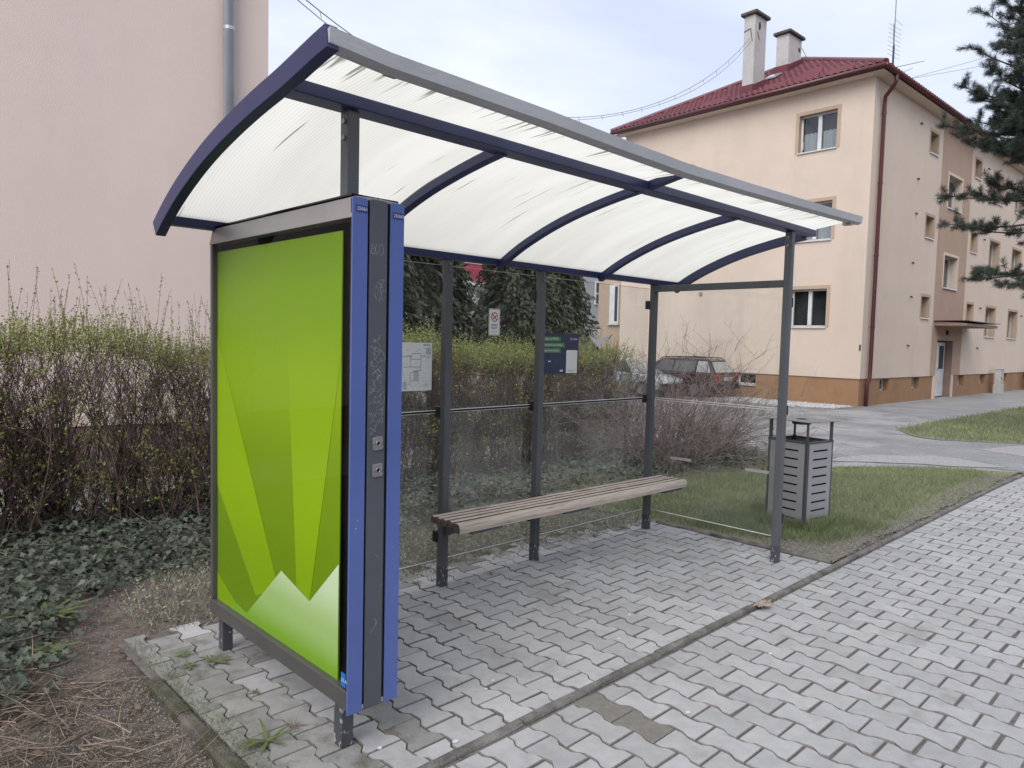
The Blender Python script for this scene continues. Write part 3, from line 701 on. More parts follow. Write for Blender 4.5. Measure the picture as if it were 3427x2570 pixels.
# locks
lock_m = pm('lock_plate', (0.42, 0.40, 0.41), (0.33, .32, .33), rough=.38, metal=.6, vscale=20, dirt=(.20, .13, .08), dscale=26, dlo=.60, dhi=.75)
dark_m = pm('dark_hole', (0.008, 0.008, 0.008), rough=.8)
for z, tilt in ((1.200, .12), (1.098, .10)):
    cxp = 1.5225; w, h, c = .023, .025, .005
    pts = [(-w+c, -h), (w-c, -h), (w, -h+c), (w, h-c), (w-c, h), (-w+c, h), (-w, h-c), (-w, -h+c)]
    rot = lambda a, b: (cxp+a*math.cos(tilt*.5)-b*math.sin(tilt*.3), z+a*math.sin(tilt*.5)+b*math.cos(tilt*.3))
    lp = MB().prism([(rot(a, b)[0], FY-.001, rot(a, b)[1]) for a, b in pts], (0, -.003, 0)).build('lock_plate', lock_m, case, bevel=.0008)
    MB().tube([(cxp+.001, FY-.0042, z), (cxp+.001, FY-.0046, z)], .0075, 14).build('keyhole', dark_m, lp)
    ring = [(cxp+.001+.0085*math.cos(q), FY-.0048, z+.0085*math.sin(q)) for q in np.linspace(0, 2*math.pi, 17)]
    MB().tube(ring, .0014, 6).build('lock_ring', lock_m, lp)
    for dx in (-.0175, .0175):
        MB().tube([(rot(dx, 0)[0], FY-.004, rot(dx, 0)[1]), (rot(dx, 0)[0], FY-.0065, rot(dx, 0)[1])], [.0045, .0035], 10).build('screw', steel_m, lp)
# scratched letters and marks on the strips
scr_m = pm('scratch', (0.44, 0.46, 0.48), (.30, .31, .33), rough=.7, vscale=60)
plc = lambda x, y: (x-.0295, FY-.0009, 1.6+(y-1.6)*.981)
mb = MB(); W = .0013
for s_ in ([(1.516, 1.948), (1.513, 1.912)], [(1.516, 1.948), (1.527, 1.949)], [(1.515, 1.932), (1.524, 1.933)], [(1.513, 1.912), (1.526, 1.914)], [(1.526, 1.908), (1.536, 1.948)], [(1.538, 1.910), (1.524, 1.946)]):
    ribbon(mb, s_, W, plc)
ribbon(mb, arc_pts(1.556, 1.930, .0095, n=22, ry=.021), W, plc)
rs = random.Random(5)
def scrawl(x, y, w, h, n, steps=3):
    for _ in range(n):
        px, py = x+rs.uniform(-w, w), y+rs.uniform(-h, h); pts = [(px, py)]
        for _ in range(steps):
            px = min(max(px+rs.uniform(-.018, .018), 1.512), 1.581); py += rs.uniform(-.02, .02); pts.append((px, py))
        ribbon(mb, pts, rs.uniform(.0006, .0012), plc)
scrawl(1.548, 1.775, .02, .018, 9); scrawl(1.55, 1.57, .016, .02, 3)
for k in range(15): scrawl(1.548, 1.30+k*.021, .024, .012, 3)
scrawl(1.55, 1.42, .02, .03, 3, 2); scrawl(1.545, 1.29, .024, .03, 6, 2); scrawl(1.55, 1.26, .02, .03, 4, 2); scrawl(1.55, .62, .02, .16, 4, 1)
ribbon(mb, [(1.546, .505), (1.556, .492), (1.552, .476), (1.536, .458), (1.526, .452)], .0014, plc)
mb.build('scratched_marks', scr_m, f2)['kind'] = 'stuff'
num_m = pm('number_white', (0.80, 0.81, 0.83), rough=.5); plate_m = pm('number_plate_blue', (0.035, 0.055, 0.22), rough=.45)
for txt, x0, z0 in (('25061', 1.4205, 2.057), ('25060', 1.5800, 2.052)):
    o = MB().box(x0-.003, x0+.046, FY-.0016, FY-.0004, z0-.006, z0+.018).build('number_plate', plate_m, case)
    lettering([(txt, x0-.0005, z0-.0005, .0185)], lambda x, y: (x, FY-.0024, y), num_m, o)
blue_tag_m = pm('tag_blue', (0.018, 0.17, 0.52), rough=.4)
o = MB().box(CX0+.0035, CX0+.0055, CY0+.004, CY0+.046, .277, .330).build('number_tag', blue_tag_m, case)
lettering([('23 A', 0, 0, .0205)], lambda x, y: (CX0+.0028, CY0+.0435-x, .296+y), num_m, o)

# poster: flat print of rays over white peaks
def ramp_mat(name, stops, z0, z1, extra=None):
    m = bpy.data.materials.new(name); m.use_nodes = True; N, L = m.node_tree.nodes, m.node_tree.links; b = N['Principled BSDF']
    t = N.new('ShaderNodeTexCoord'); sp = N.new('ShaderNodeSeparateXYZ'); L.new(t.outputs['Object'], sp.inputs[0])
    mr = N.new('ShaderNodeMapRange'); mr.inputs['From Min'].default_value = z0; mr.inputs['From Max'].default_value = z1; L.new(sp.outputs['Z'], mr.inputs['Value'])
    nz = N.new('ShaderNodeTexNoise'); nz.inputs['Scale'].default_value = 7; nz.inputs['Detail'].default_value = 4; L.new(t.outputs['Object'], nz.inputs['Vector'])
    ad = N.new('ShaderNodeMath'); ad.operation = 'MULTIPLY_ADD'; ad.inputs[1].default_value = .05; L.new(nz.outputs['Fac'], ad.inputs[0]); L.new(mr.outputs['Result'], ad.inputs[2])
    r = N.new('ShaderNodeValToRGB'); L.new(ad.outputs[0], r.inputs['Fac'])
    r.color_ramp.interpolation = 'EASE'
    while len(r.color_ramp.elements) < len(stops): r.color_ramp.elements.new(.5)
    for e_, (p, c) in zip(r.color_ramp.elements, stops): e_.position = p; e_.color = (*c, 1)
    L.new(r.outputs['Color'], b.inputs['Base Color']); b.inputs['Roughness'].default_value = .45; b.inputs['Specular IOR Level'].default_value = .3
    return m
PX = CX0+.030
PYL, PYR, PZB, PZT = 3.560, 2.402, .262, 1.995
poster = thing('poster', 'green poster with pale ray stripes above white zigzag peaks in the case', 'poster', (PX, 2.95, .27))
pz = lambda z: z-.27
green1 = ramp_mat('poster_green', [(0.0, (.145, .26, .001)), (.35, (.185, .31, .001)), (.62, (.245, .40, .001)), (.86, (.195, .345, .001)), (1.0, (.165, .30, .001))], pz(.5), pz(1.985))
green2 = ramp_mat('poster_green_ray', [(0.0, (.225, .375, .001)), (.30, (.28, .45, .001)), (.62, (.265, .425, .001)), (.86, (.195, .345, .001)), (1.0, (.165, .30, .001))], pz(.5), pz(1.985))
peak_m = ramp_mat('poster_peak', [(0.0, (.20, .40, .02)), (.30, (.36, .53, .17)), (.72, (.60, .74, .46)), (1.0, (.80, .88, .74))], pz(.28), pz(.80))
U = lambda u: PYL+(PYR-PYL)*u             # u 0..1 left to right as seen
Z = lambda t: PZT+(PZB-PZT)*t             # t 0..1 top to bottom
def flat(name, yz, d, mat): return MB().poly([(PX-d, y, z) for y, z in yz]).build(name, mat, poster)
MB().box(PX, PX+.004, PYR, PYL, PZB, PZT).build('sheet', green1, poster)
for uv in ([(3.560, .262), (3.35, .262), (3.335, .305), (3.45, .355), (3.560, .405)], [(3.560, .262+.585), (3.124, .40), (2.90, .49), (3.343, 1.228), (3.44, 1.39), (3.560, 1.59)], [(2.854, 1.80), (2.815, 1.391), (2.735, .50), (2.63, .50), (2.484, 1.157), (2.402, 1.525), (2.402, 1.80)]):
    flat('ray', uv, .0012, green2)
peaks = [(3.414, .262), (3.328, .309), (3.218, .292), (2.874, .581), (2.627, .515), (2.402, .724), (2.402, .262)]
flat('peaks', peaks, .0024, peak_m)
# print on the far side of the case, seen only from inside the shelter
o = MB().box(CX1-.034, CX1-.030, PYR, PYL, PZB, PZT).build('poster', pm('inner_poster', (.55, .56, .56), (.42, .44, .46), rough=.5, vscale=1.5))
tag(o, 'plain pale poster on the inner side of the advertising case, seen only edge-on', 'poster')

# ================================================================ bench
wood_m = pm('weathered_wood', (0.70, 0.60, 0.52), (0.52, 0.43, 0.37), rough=0.8, vscale=5, detail=12, stretch=(1.0, 14, 14), bump=0.7, bscale=22, dirt=(.20, .145, .125), dscale=3.2, dlo=.57, dhi=.68, spec=.25)
endgrain_shade_m = pm('end_grain_gap_shade', (0.16, 0.115, 0.098), (0.10, 0.068, 0.058), rough=.9, vscale=30, bump=.4, bscale=90)  # end grain and old varnish; gap shade also put into the slat sides
bench = thing('bench', 'long weathered wooden slat bench fixed to the back posts', 'bench', (4.0, 3.4, 0))
BX0, BX1 = 2.752, 5.240
ys = [3.515, 3.458, 3.401, 3.344, 3.283]
for i, yc in enumerate(ys):
    w = .0190 if i < 4 else .030
    th = .050
    zt0 = .492-(i == 4)*.004+random.uniform(-.002, .002); zt1 = .470+random.uniform(-.002, .002)
    n = 14; prof = [(-w, -.046 if i < 4 else -.052), (-w, -.014), (-w*.80, -.005), (-w*.4, 0), (w*.4, 0), (w*.80, -.005), (w, -.014), (w, -.046 if i < 4 else -.052)]
    if i == 4: prof = [(-w, -.060), (-w-.003, -.030), (-w*.82, -.010), (-w*.45, 0), (w*.5, 0), (w*.85, -.006), (w, -.016), (w, -.056)]
    vs = []
    dx0, dx1 = random.uniform(-.008, .008), random.uniform(-.008, .008)
    for a in range(n+1):
        t = a/n; x = BX0+dx0+(BX1+dx1-BX0-dx0)*t
        wob = .0025*math.sin(a*1.3+i)+random.uniform(-.0012, .0012)
        for (q, z) in prof: vs.append((x, yc+q-.012*t+wob, zt0+(zt1-zt0)*t+z+random.uniform(-.0012, .0012)))
    m = len(prof)
    fs = [(a*m+j, a*m+(j+1) % m, (a+1)*m+(j+1) % m, (a+1)*m+j) for a in range(n) for j in range(m)]
    s_ = MB().add(vs, fs + [tuple(range(m))[::-1], tuple(range(n*m, n*m+m))]).build('slat', [wood_m, endgrain_shade_m], bench, bevel=.002)
    for p_ in s_.data.polygons:
        nx_, ny_, nz_ = p_.normal
        if abs(nx_) > .7 or nz_ < -.5 or (abs(ny_) > .8 and (i < 4 or ny_ > 0)): p_.material_index = 1
for x in (2.872, 3.733, 5.128-.19):
    t = (x-BX0)/(BX1-BX0)
    MB().box(x+(.0 if x < 4.5 else .0), x+.26, 3.262, Y1-.001, .408-.02*t, .436-.02*t).build('bracket', post_m, bench, bevel=.002)
    MB().prism([(x+.02, Y1-.001, .40-.02*t), (x+.02, Y1-.001, .33), (x+.02, 3.40, .40-.02*t)], (.035, 0, 0)).build('gusset', post_m, bench)

# ================================================================ notices on the back glass
NY = PY-.0035
paper_m = pm('paper_white', (0.84, 0.85, 0.84), (.79, .80, .79), rough=.5, vscale=5)
ink_m = pm('ink_grey', (0.22, 0.23, 0.24), rough=.7); ink_lt = pm('ink_light', (0.46, 0.48, 0.49), rough=.7); ink_black = pm('ink_black', (0.02, 0.02, 0.025), rough=.6)
ink_red = pm('ink_red', (0.46, 0.02, 0.03), rough=.55); ink_aqua = pm('ink_aqua', (0.52, 0.62, 0.62), rough=.7); ink_navy = pm('ink_navy', (0.03, 0.05, 0.20), rough=.6)
pl = lambda d: (lambda x, y: (x, NY-d, y))
mp_sheet = thing('route_map', 'white route map sheet on the glass behind the blue edge strip', 'notice', (2.71, NY, 1.27))
MB().box(2.49, 2.823, NY-.001, NY, 1.271, 1.572).build('sheet', paper_m, mp_sheet)
mb = MB()
for s_ in ([(2.58, 1.487), (2.655, 1.487), (2.672, 1.505), (2.735, 1.505), (2.735, 1.468), (2.665, 1.468), (2.665, 1.487)], [(2.655, 1.487), (2.655, 1.42), (2.60, 1.42)], [(2.735, 1.488), (2.765, 1.488), (2.775, 1.475)], [(2.735, 1.468), (2.735, 1.40), (2.655, 1.385), (2.655, 1.30)], [(2.655, 1.42), (2.735, 1.42)]):
    ribbon(mb, s_, .0028, pl(.002))
mb.build('route_lines', ink_m, mp_sheet)
mb = MB(); rs = random.Random(9)
for _ in range(95):
    x, y = rs.uniform(2.58, 2.80), rs.uniform(1.285, 1.535); w = rs.uniform(.006, .022)
    ribbon(mb, [(x, y), (min(x+w, 2.815), y)], rs.uniform(.0012, .0026), pl(.0018))
for _ in range(26):
    x, y = rs.uniform(2.66, 2.79), rs.uniform(1.285, 1.36); ribbon(mb, [(x, y), (x+rs.uniform(-.03, .02), y+rs.uniform(-.02, .02))], .0011, pl(.0018))
for _ in range(30):
    x, y = rs.uniform(2.765, 2.812), rs.uniform(1.47, 1.51); ribbon(mb, [(x, y), (x, y+rs.uniform(.004, .012))], .0018, pl(.0018))
mb.build('small_print', ink_lt, mp_sheet)['kind'] = 'stuff'
mb = MB()
for x0, x1, y0, y1 in ((2.68, 2.72, 1.33, 1.40), (2.60, 2.63, 1.28, 1.33), (2.775, 2.815, 1.50, 1.54)): mb.poly([(x0, NY-.0014, y0), (x1, NY-.0014, y0), (x1, NY-.0014, y1), (x0, NY-.0014, y1)])
mb.build('tinted_area', ink_aqua, mp_sheet)
mb = MB(); 
for x0, x1 in ((2.752, 2.778), (2.782, 2.788), (2.791, 2.803)): ribbon(mb, [(x0, 1.558), (x1, 1.558)], .006, pl(.0016))
ribbon(mb, [(2.795, 1.548), (2.812, 1.548)], .002, pl(.0016)); mb.build('heading', ink_m, mp_sheet)

ns = thing('no_smoking_sign', 'small white no-smoking notice with red ring on the glass between two back posts', 'sign', (3.355, NY, 1.63))
MB().box(3.304, 3.407, NY-.001, NY, 1.631, 1.813).build('sheet', paper_m, ns)
mb = MB(); x0, x1, y0, y1 = 3.308, 3.403, 1.635, 1.809
ribbon(mb, [(x0, y0), (x1, y0), (x1, y1), (x0, y1), (x0, y0)], .0022, pl(.0017)); mb.build('border', ink_black, ns)
mb = MB(); ribbon(mb, arc_pts(3.3555, 1.757, .030, n=30), .0062, pl(.0026)); ribbon(mb, [(3.335, 1.778), (3.376, 1.736)], .0062, pl(.0022)); mb.build('ring', ink_red, ns)
mb = MB(); ribbon(mb, [(3.342, 1.742), (3.374, 1.768)], .008, pl(.0017)); ribbon(mb, [(3.338, 1.755), (3.341, 1.765), (3.338, 1.772)], .0022, pl(.0017)); mb.build('cigarette', ink_black, ns)
lettering([('Z\u00c1KAZ', 3.3555, 1.697, .0185, 'CENTER', True), ('FAJ\u010cI\u0164', 3.3555, 1.676, .0185, 'CENTER', True)], pl(.0017), ink_navy, ns)
mb = MB(); 
for y, a, b in ((1.661, 3.325, 3.386), (1.656, 3.322, 3.389), (1.651, 3.336, 3.376)): ribbon(mb, [(a, y), (b, y)], .0016, pl(.0017))
mb.build('small_print', ink_lt, ns)['kind'] = 'stuff'

po_m = pm('poster_navy', (0.052, 0.058, 0.098), (.040, .055, .120), rough=.4, vscale=2.5)
po = thing('ticket_poster', 'dark navy landscape poster with three green text bars beside a back post', 'poster', (4.04, NY, 1.35))
MB().box(3.826, 4.246, NY-.001, NY, 1.357, 1.662).build('sheet', po_m, po)
grn_m = pm('bar_green', (0.105, 0.30, 0.115), rough=.5); wht_m = pm('ink_white', (0.80, 0.81, 0.82), rough=.5)
for z0, w, txt in ((1.602, .205, 'L\u00edstky na MHD'), (1.558, .252, 'Cestovn\u00e9 poriadky'), (1.516, .208, 'Dopravn\u00e1 karta')):
    b_ = MB().poly([(3.832, NY-.0018, z0), (3.832+w, NY-.0018, z0), (3.832+w, NY-.0018, z0+.033), (3.832, NY-.0018, z0+.033)]).build('text_bar', grn_m, po)
    lettering([(txt, 3.838, z0+.009, .0285)], pl(.0026), wht_m, b_)
MB().poly([(4.105, NY-.0018, 1.362), (4.232, NY-.0018, 1.362), (4.232, NY-.0018, 1.530), (4.225, NY-.0018, 1.537), (4.112, NY-.0018, 1.537), (4.105, NY-.0018, 1.530)]).build('white_field', paper_m, po)
mb = MB(); ribbon(mb, [(4.118, 1.385), (4.220, 1.385)], .003, pl(.0026)); ribbon(mb, [(4.128, 1.377), (4.210, 1.377)], .003, pl(.0026)); mb.build('small_print', ink_lt, po)
lettering([('UBIAN', 4.176, 1.616, .0175, 'LEFT', True)], pl(.002), wht_m, po)
mb = MB(); ribbon(mb, arc_pts(4.156, 1.622, .010, 40, 320, 14), .0022, pl(.002)); ribbon(mb, [(4.148, 1.63), (4.158, 1.614), (4.168, 1.628)], .0018, pl(.002)); mb.build('emblem', wht_m, po)
lin_m = pm('line_blue', (0.09, 0.18, 0.32), rough=.6)
mb = MB()
ribbon(mb, arc_pts(3.895, 1.405, .045, 10, 150, 14), .0018, pl(.002)); ribbon(mb, arc_pts(3.99, 1.40, .055, 20, 170, 14), .0018, pl(.002)); ribbon(mb, [(3.84, 1.46), (3.89, 1.44), (3.935, 1.475), (3.94, 1.50), (3.95, 1.475), (4.0, 1.455), (4.07, 1.49)], .0016, pl(.002))
ribbon(mb, [(3.935, 1.475), (3.94, 1.42)], .0014, pl(.002)); mb.build('line_drawing', lin_m, po)
mb = MB(); mb.poly([(3.905, NY-.0026, 1.448), (3.932, NY-.0026, 1.448), (3.932, NY-.0026, 1.457), (3.905, NY-.0026, 1.457)]); mb.poly([(4.035, NY-.0026, 1.374), (4.068, NY-.0026, 1.374), (4.068, NY-.0026, 1.388), (4.035, NY-.0026, 1.388)]); mb.build('label_chip', wht_m, po)
# ================================================================ apartment block on the right
cream_m = pm('cream_render', (0.715, 0.592, 0.495), (0.67, 0.55, 0.458), rough=0.95, vscale=0.7, detail=9, bump=0.35, bscale=45, spec=.15, dirt=(.61, .515, .45), dscale=.8, dlo=.55, dhi=.75, wdirt=(.56, .46, .39), wscale=(.9, .9, .12), wlo=.52, whi=.74, wamt=.45)
tan_m = pm('tan_render', (0.52, 0.395, 0.295), (0.48, 0.362, 0.27), rough=0.95, vscale=1.2, bump=0.3, bscale=45, spec=.15)
tan2_m = pm('brown_tan_render', (0.48, 0.345, 0.265), (0.44, .315, .24), rough=0.95, vscale=1.2, bump=0.3, bscale=45, spec=.15)
plinth_m = pm('ochre_plinth', (0.385, 0.23, 0.13), (0.325, 0.195, 0.115), rough=0.9, vscale=.9, detail=9, bump=0.3, bscale=40, spec=.2, dirt=(.30, .17, .09), dscale=1.2, dlo=.5, dhi=.75)
tile_m = pm('red_tile', (0.165, 0.040, 0.054), (0.120, 0.028, 0.040), rough=0.45, vscale=3, bump=.05)
redtin_m = pm('red_tin', (0.165, 0.032, 0.044), rough=0.45, vscale=3)
brown_m = pm('brown_gutter', (0.105, 0.030, 0.032), (0.085, .024, .026), rough=0.32, vscale=5)
upvc_m = pm('white_upvc', (0.78, 0.78, 0.79), rough=0.35, vscale=4)
sill_m = pm('sill_white', (0.70, 0.68, 0.68), rough=.4)
room_m = pm('dark_room', (0.030, 0.032, 0.036), (0.06, .06, .065), rough=.8, vscale=1.4)
curtain_m = pm('curtain', (0.62, 0.62, 0.65), (0.40, 0.41, 0.45), rough=.8, vscale=5, stretch=(7, 7, .2))
chim_m = pm('chimney_render', (0.56, 0.535, 0.52), (0.46, 0.44, 0.425), rough=.95, vscale=2.5, detail=9, bump=.4, bscale=40, dirt=(.36, .34, .33), dscale=2.5, dlo=.55, dhi=.75)
capc_m = pm('chimney_cap', (0.115, 0.11, 0.095), (0.06, .058, .05), rough=.95, vscale=12, bump=.8, bscale=40)
wglass_m = glass_mat('window_glass', (0.75, 0.80, 0.80), ior=1.6, dirt=.02)
SCALE = 1.1
apt = thing('apartment_block', 'cream three-storey apartment block with red hipped roof and two chimneys', 'building', (21.0*SCALE, 7.62*SCALE, -0.16), rz=R_(-1.9))
apt.scale = (SCALE, SCALE, SCALE)
GW, FL, WT, PT = 8.64, 24.0, 9.05, .76   # gable width, facade length, wall top, plinth top
def LB(mb, name, mat, parent, **k): return mb.build(name, mat, parent, local=True, **k)

def holes_wall(place, a0, a1, z0, z1, holes):
    """rect with rectangular openings, place(a, z) -> point"""
    A = sorted({a0, a1, *[h[0] for h in holes], *[h[1] for h in holes]}); Zs = sorted({z0, z1, *[h[2] for h in holes], *[h[3] for h in holes]})
    mb = MB()
    for p, q in zip(A[:-1], A[1:]):
        for r, s in zip(Zs[:-1], Zs[1:]):
            m, n = (p+q)/2, (r+s)/2
            if m < a0 or m > a1 or n < z0 or n > z1: continue
            if any(h[0] < m < h[1] and h[2] < n < h[3] for h in holes): continue
            mb.poly([place(p, r), place(q, r), place(q, s), place(p, s)])
    return mb
def window(place, inw, a0, a1, z0, z1, depth, reveal, band=None, bandmat=None, mull=True, curtain=0.0, sill=True, parent=apt, handle=False, fw=.05, bars=0):
    """place(a, z, d): d = distance behind the wall face. One part per window"""
    def box3(mb, a, b, z, y, d0, d1):
        vs = [place(p, r, d) for d in (d0, d1) for p, r in ((a, z), (b, z), (b, y), (a, y))]
        return mb.add(vs, [(0, 1, 2, 3), (7, 6, 5, 4), (0, 4, 5, 1), (1, 5, 6, 2), (2, 6, 7, 3), (3, 7, 4, 0)])
    mb = MB(); d0, d1 = depth-.05, depth
    box3(mb, a0, a0+fw, z0, z1, d0, d1); box3(mb, a1-fw, a1, z0, z1, d0, d1); box3(mb, a0+fw, a1-fw, z0, z0+fw, d0, d1); box3(mb, a0+fw, a1-fw, z1-fw, z1, d0, d1)
    if mull:
        m = (a0+a1)/2; box3(mb, m-.055, m+.055, z0+fw, z1-fw, d0-.008, d1)
    w = LB(mb, 'window', upvc_m, parent)
    rv = MB()
    for (p, r), (q, s) in (((a0, z0), (a0, z1)), ((a0, z1), (a1, z1)), ((a1, z1), (a1, z0)), ((a1, z0), (a0, z0))):
        rv.poly([place(p, r, 0), place(q, s, 0), place(q, s, depth), place(p, r, depth)])
    LB(rv, 'reveal', reveal, w)
    for (p, q) in ([(a0+fw, (a0+a1)/2-.055), ((a0+a1)/2+.055, a1-fw)] if mull else [(a0+fw, a1-fw)]):
        LB(MB().poly([place(p, z0+fw, depth-.02), place(q, z0+fw, depth-.02), place(q, z1-fw, depth-.02), place(p, z1-fw, depth-.02)]), 'pane', wglass_m, w)
        if curtain:
            zc = z0+fw+(z1-z0-2*fw)*curtain; n = 28; vs, fs = [], []
            for i in range(n+1):
                a = p+(q-p)*i/n; dd = depth+.05+.012*math.sin(i*1.9)+.006*math.sin(i*.7)
                vs += [place(a, z0+fw, dd), place(a, zc+.01*math.sin(i*.9), dd)]
            LB(MB().add(vs, [(2*i, 2*i+2, 2*i+3, 2*i+1) for i in range(n)]), 'curtain', curtain_m, w)
    LB(MB().poly([place(a0, z0, depth+.16), place(a1, z0, depth+.16), place(a1, z1, depth+.16), place(a0, z1, depth+.16)]), 'dark_interior', room_m, w)
    if sill:
        mb = MB(); box3(mb, a0-.02, a1+.02, z0-.035, z0, -.045, depth-.055); LB(mb, 'sill', sill_m, w)
    if band:
        mb = MB(); b = band
        box3(mb, a0-b, a0, z0-.0, z1+b, -.012, .002); box3(mb, a1, a1+b, z0-.0, z1+b, -.012, .002); box3(mb, a0, a1, z1, z1+b, -.012, .002)
        LB(mb, 'surround', bandmat, w)
    if handle:
        mb = MB(); box3(mb, a1-.10, a1-.08, z0+.12, z0+.34, d0-.05, d0-.04); LB(mb, 'bracket', upvc_m, w)
    return w

gpl = lambda a, z, d=0: (d, a, z)          # gable: a along +y, facing -x
fpl = lambda a, z, d=0: (a, d, z)          # facade: a along +x, facing -y
g_up = [(1.0, 2.12, 7.32, 8.40), (1.02, 2.13, 4.73, 5.84), (1.05, 2.15, 2.21, 3.32)]
g_lo = [(3.17, 3.80, .40, .735)]
LB(holes_wall(lambda a, z: (0, a, z), 0, GW, PT, WT, g_up), 'wall', cream_m, apt)
LB(holes_wall(lambda a, z: (.03, a, z), .03, GW, -.3, PT, [(3.17, 3.80, .40, PT)]), 'plinth', plinth_m, apt)
LB(MB().poly([(0, 0, PT), (.03, .03, PT), (.03, GW, PT), (0, GW, PT)]), 'plinth_drip', cream_m, apt)
for i, (a, b, c, d) in enumerate(g_up):
    window(gpl, 1, a, b, c, d, .20, tan_m, .10, tan_m, curtain=.55 if i == 0 else (.35 if i == 1 else 0), handle=i == 0)
window(lambda a, z, d=0: (d+.03, a, z), 1, 3.17, 3.80, .40, PT-.001, .14, plinth_m, mull=False, sill=True, fw=.05)
small_z = [(7.85, 8.5), (5.2, 5.88), (2.65, 3.33)]; big_z = [(7.33, 8.42), (4.75, 5.86), (2.2, 3.32)]
f_small = [(4.40, 5.12), (9.0, 9.72)]; f_big = [(11.32, 12.58), (14.45, 15.82), (17.6, 18.9), (20.6, 21.9)]
stair_z = [(6.40, 7.48), (3.74, 4.82)]
holes = [(a, b, c, d) for a, b in f_small for c, d in small_z] + [(a, b, c, d) for a, b in f_big for c, d in big_z]
TS0, TS1 = 5.56, 8.66
LB(holes_wall(lambda a, z: (a, 0, z), 0, TS0, PT, WT, [h for h in holes if h[1] < TS0]), 'wall', cream_m, apt)
LB(holes_wall(lambda a, z: (a, 0, z), TS1, FL, PT, WT, [h for h in holes if h[0] > TS1]), 'wall', cream_m, apt)
LB(holes_wall(lambda a, z: (a, .0, z), TS0, TS1, PT, WT, [(6.33, 7.70, c, d) for c, d in stair_z] + [(6.12, 7.74, PT, 1.96)]), 'wall', tan2_m, apt)
for _a, _b in ((.03, 6.12), (7.74, FL)): LB(holes_wall(lambda a, z: (a, .03, z), _a, _b, -.3, PT, [(a, b, .37, PT-.03) for a, b in ((1.5, 2.2), (4.08, 4.75), (8.6, 9.3), (11.2, 11.95), (14.3, 15.05), (17.6, 18.3)) if _a < a < _b]), 'plinth', plinth_m, apt)
LB(MB().poly([(0, 0, PT), (FL, 0, PT), (FL, .03, PT), (.03, .03, PT)]), 'plinth_drip', cream_m, apt)
for a, b in f_small:
    for c, d in small_z: window(fpl, 0, a, b, c, d, .28, tan_m, .09, tan_m, mull=False)
for a, b in f_big:
    for c, d in big_z: window(fpl, 0, a, b, c, d, .26, tan_m, .09, tan_m)
for c, d in stair_z: window(fpl, 0, 6.33, 7.70, c, d, .30, cream_m, .09, cream_m)
for a, b in ((1.5, 2.2), (4.08, 4.75), (8.6, 9.3), (11.2, 11.95), (14.3, 15.05), (17.6, 18.3)):
    window(lambda p, z, d=0: (p, d+.03, z), 0, a, b, .37, PT-.03, .22, plinth_m, mull=False, sill=False, fw=.04)
# entrance: niche, white door, canopy
niche_m = pm('entrance_reveal', (0.30, .20, .165), (.26, .175, .145), rough=.9, vscale=3)
mb = MB(); a0, a1, dd = 6.12, 7.74, .28
mb.poly([(a0, 0, -.3), (a0, dd, -.3), (a0, dd, 1.96), (a0, 0, 1.96)]); mb.poly([(a1, 0, -.3), (a1, 0, 1.96), (a1, dd, 1.96), (a1, dd, -.3)]); mb.poly([(a0, 0, 1.96), (a0, dd, 1.96), (a1, dd, 1.96), (a1, 0, 1.96)]); mb.poly([(a0, dd, -.3), (a1, dd, -.3), (a1, dd, 1.96), (a0, dd, 1.96)])
LB(mb, 'entrance_niche', niche_m, apt)
for x0, x1 in ((5.95, 6.12), (7.74, 7.92)): LB(MB().box(x0, x1, -.02, .03, -.1, PT-.001), 'entrance_jamb', cream_m, apt)
dr = LB(MB().box(6.30, 7.70, .23, .27, .02, 1.90), 'door', upvc_m, apt, bevel=.004)
LB(MB().box(7.12, 7.56, .222, .228, .98, 1.78), 'pane', room_m, dr)
LB(MB().box(7.14, 7.54, .220, .228, .14, .80), 'panel', upvc_m, dr, bevel=.01)
LB(MB().tube([(7.04, .229, .98), (7.04, .18, .98), (6.96, .18, .98)], .012, 8), 'door_handle', steel_m, dr)
cn = LB(MB().prism([(5.75, 0, 2.44), (5.75, -.95, 2.44), (5.75, -.95, 2.52), (5.75, 0, 2.58)], (3.45, 0, 0)), 'canopy', pm('canopy_brown', (.33, .235, .185), (.28, .2, .155), rough=.9, vscale=2), apt)
LB(MB().box(5.70, 9.26, -1.02, -.001, 2.585, 2.61), 'canopy_sheet', brown_m, cn)
LB(MB().box(6.95, 7.10, -.05, -.001, 2.16, 2.30), 'entrance_lamp', dark_m, apt)
# vents and stains on the facade
vent_m = pm('vent_dark', (.07, .055, .05), rough=.8)
for a, z in ((3.41, 4.3), (3.44, 3.26), (3.4, 1.75), (10.5, 3.25), (10.45, 1.75), (16.36, 3.2), (3.48, 8.53), (3.46, 6.86), (3.46, 5.81), (10.5, 5.8), (10.5, 8.4)):
    LB(MB().tube([(a, -.001, z), (a, -.05, z), (a, -.055, z-.05)], .024, 8), 'vent', vent_m, apt)
LB(MB().tube([(-.001, 5.25, 3.30), (-.04, 5.25, 3.30)], .06, 14), 'vent', pm('vent_grey', (.30, .28, .27), rough=.6), apt)
LB(MB().box(-.02, -.001, .02, .06, 1.56, 1.72), 'number_plate', vent_m, apt)
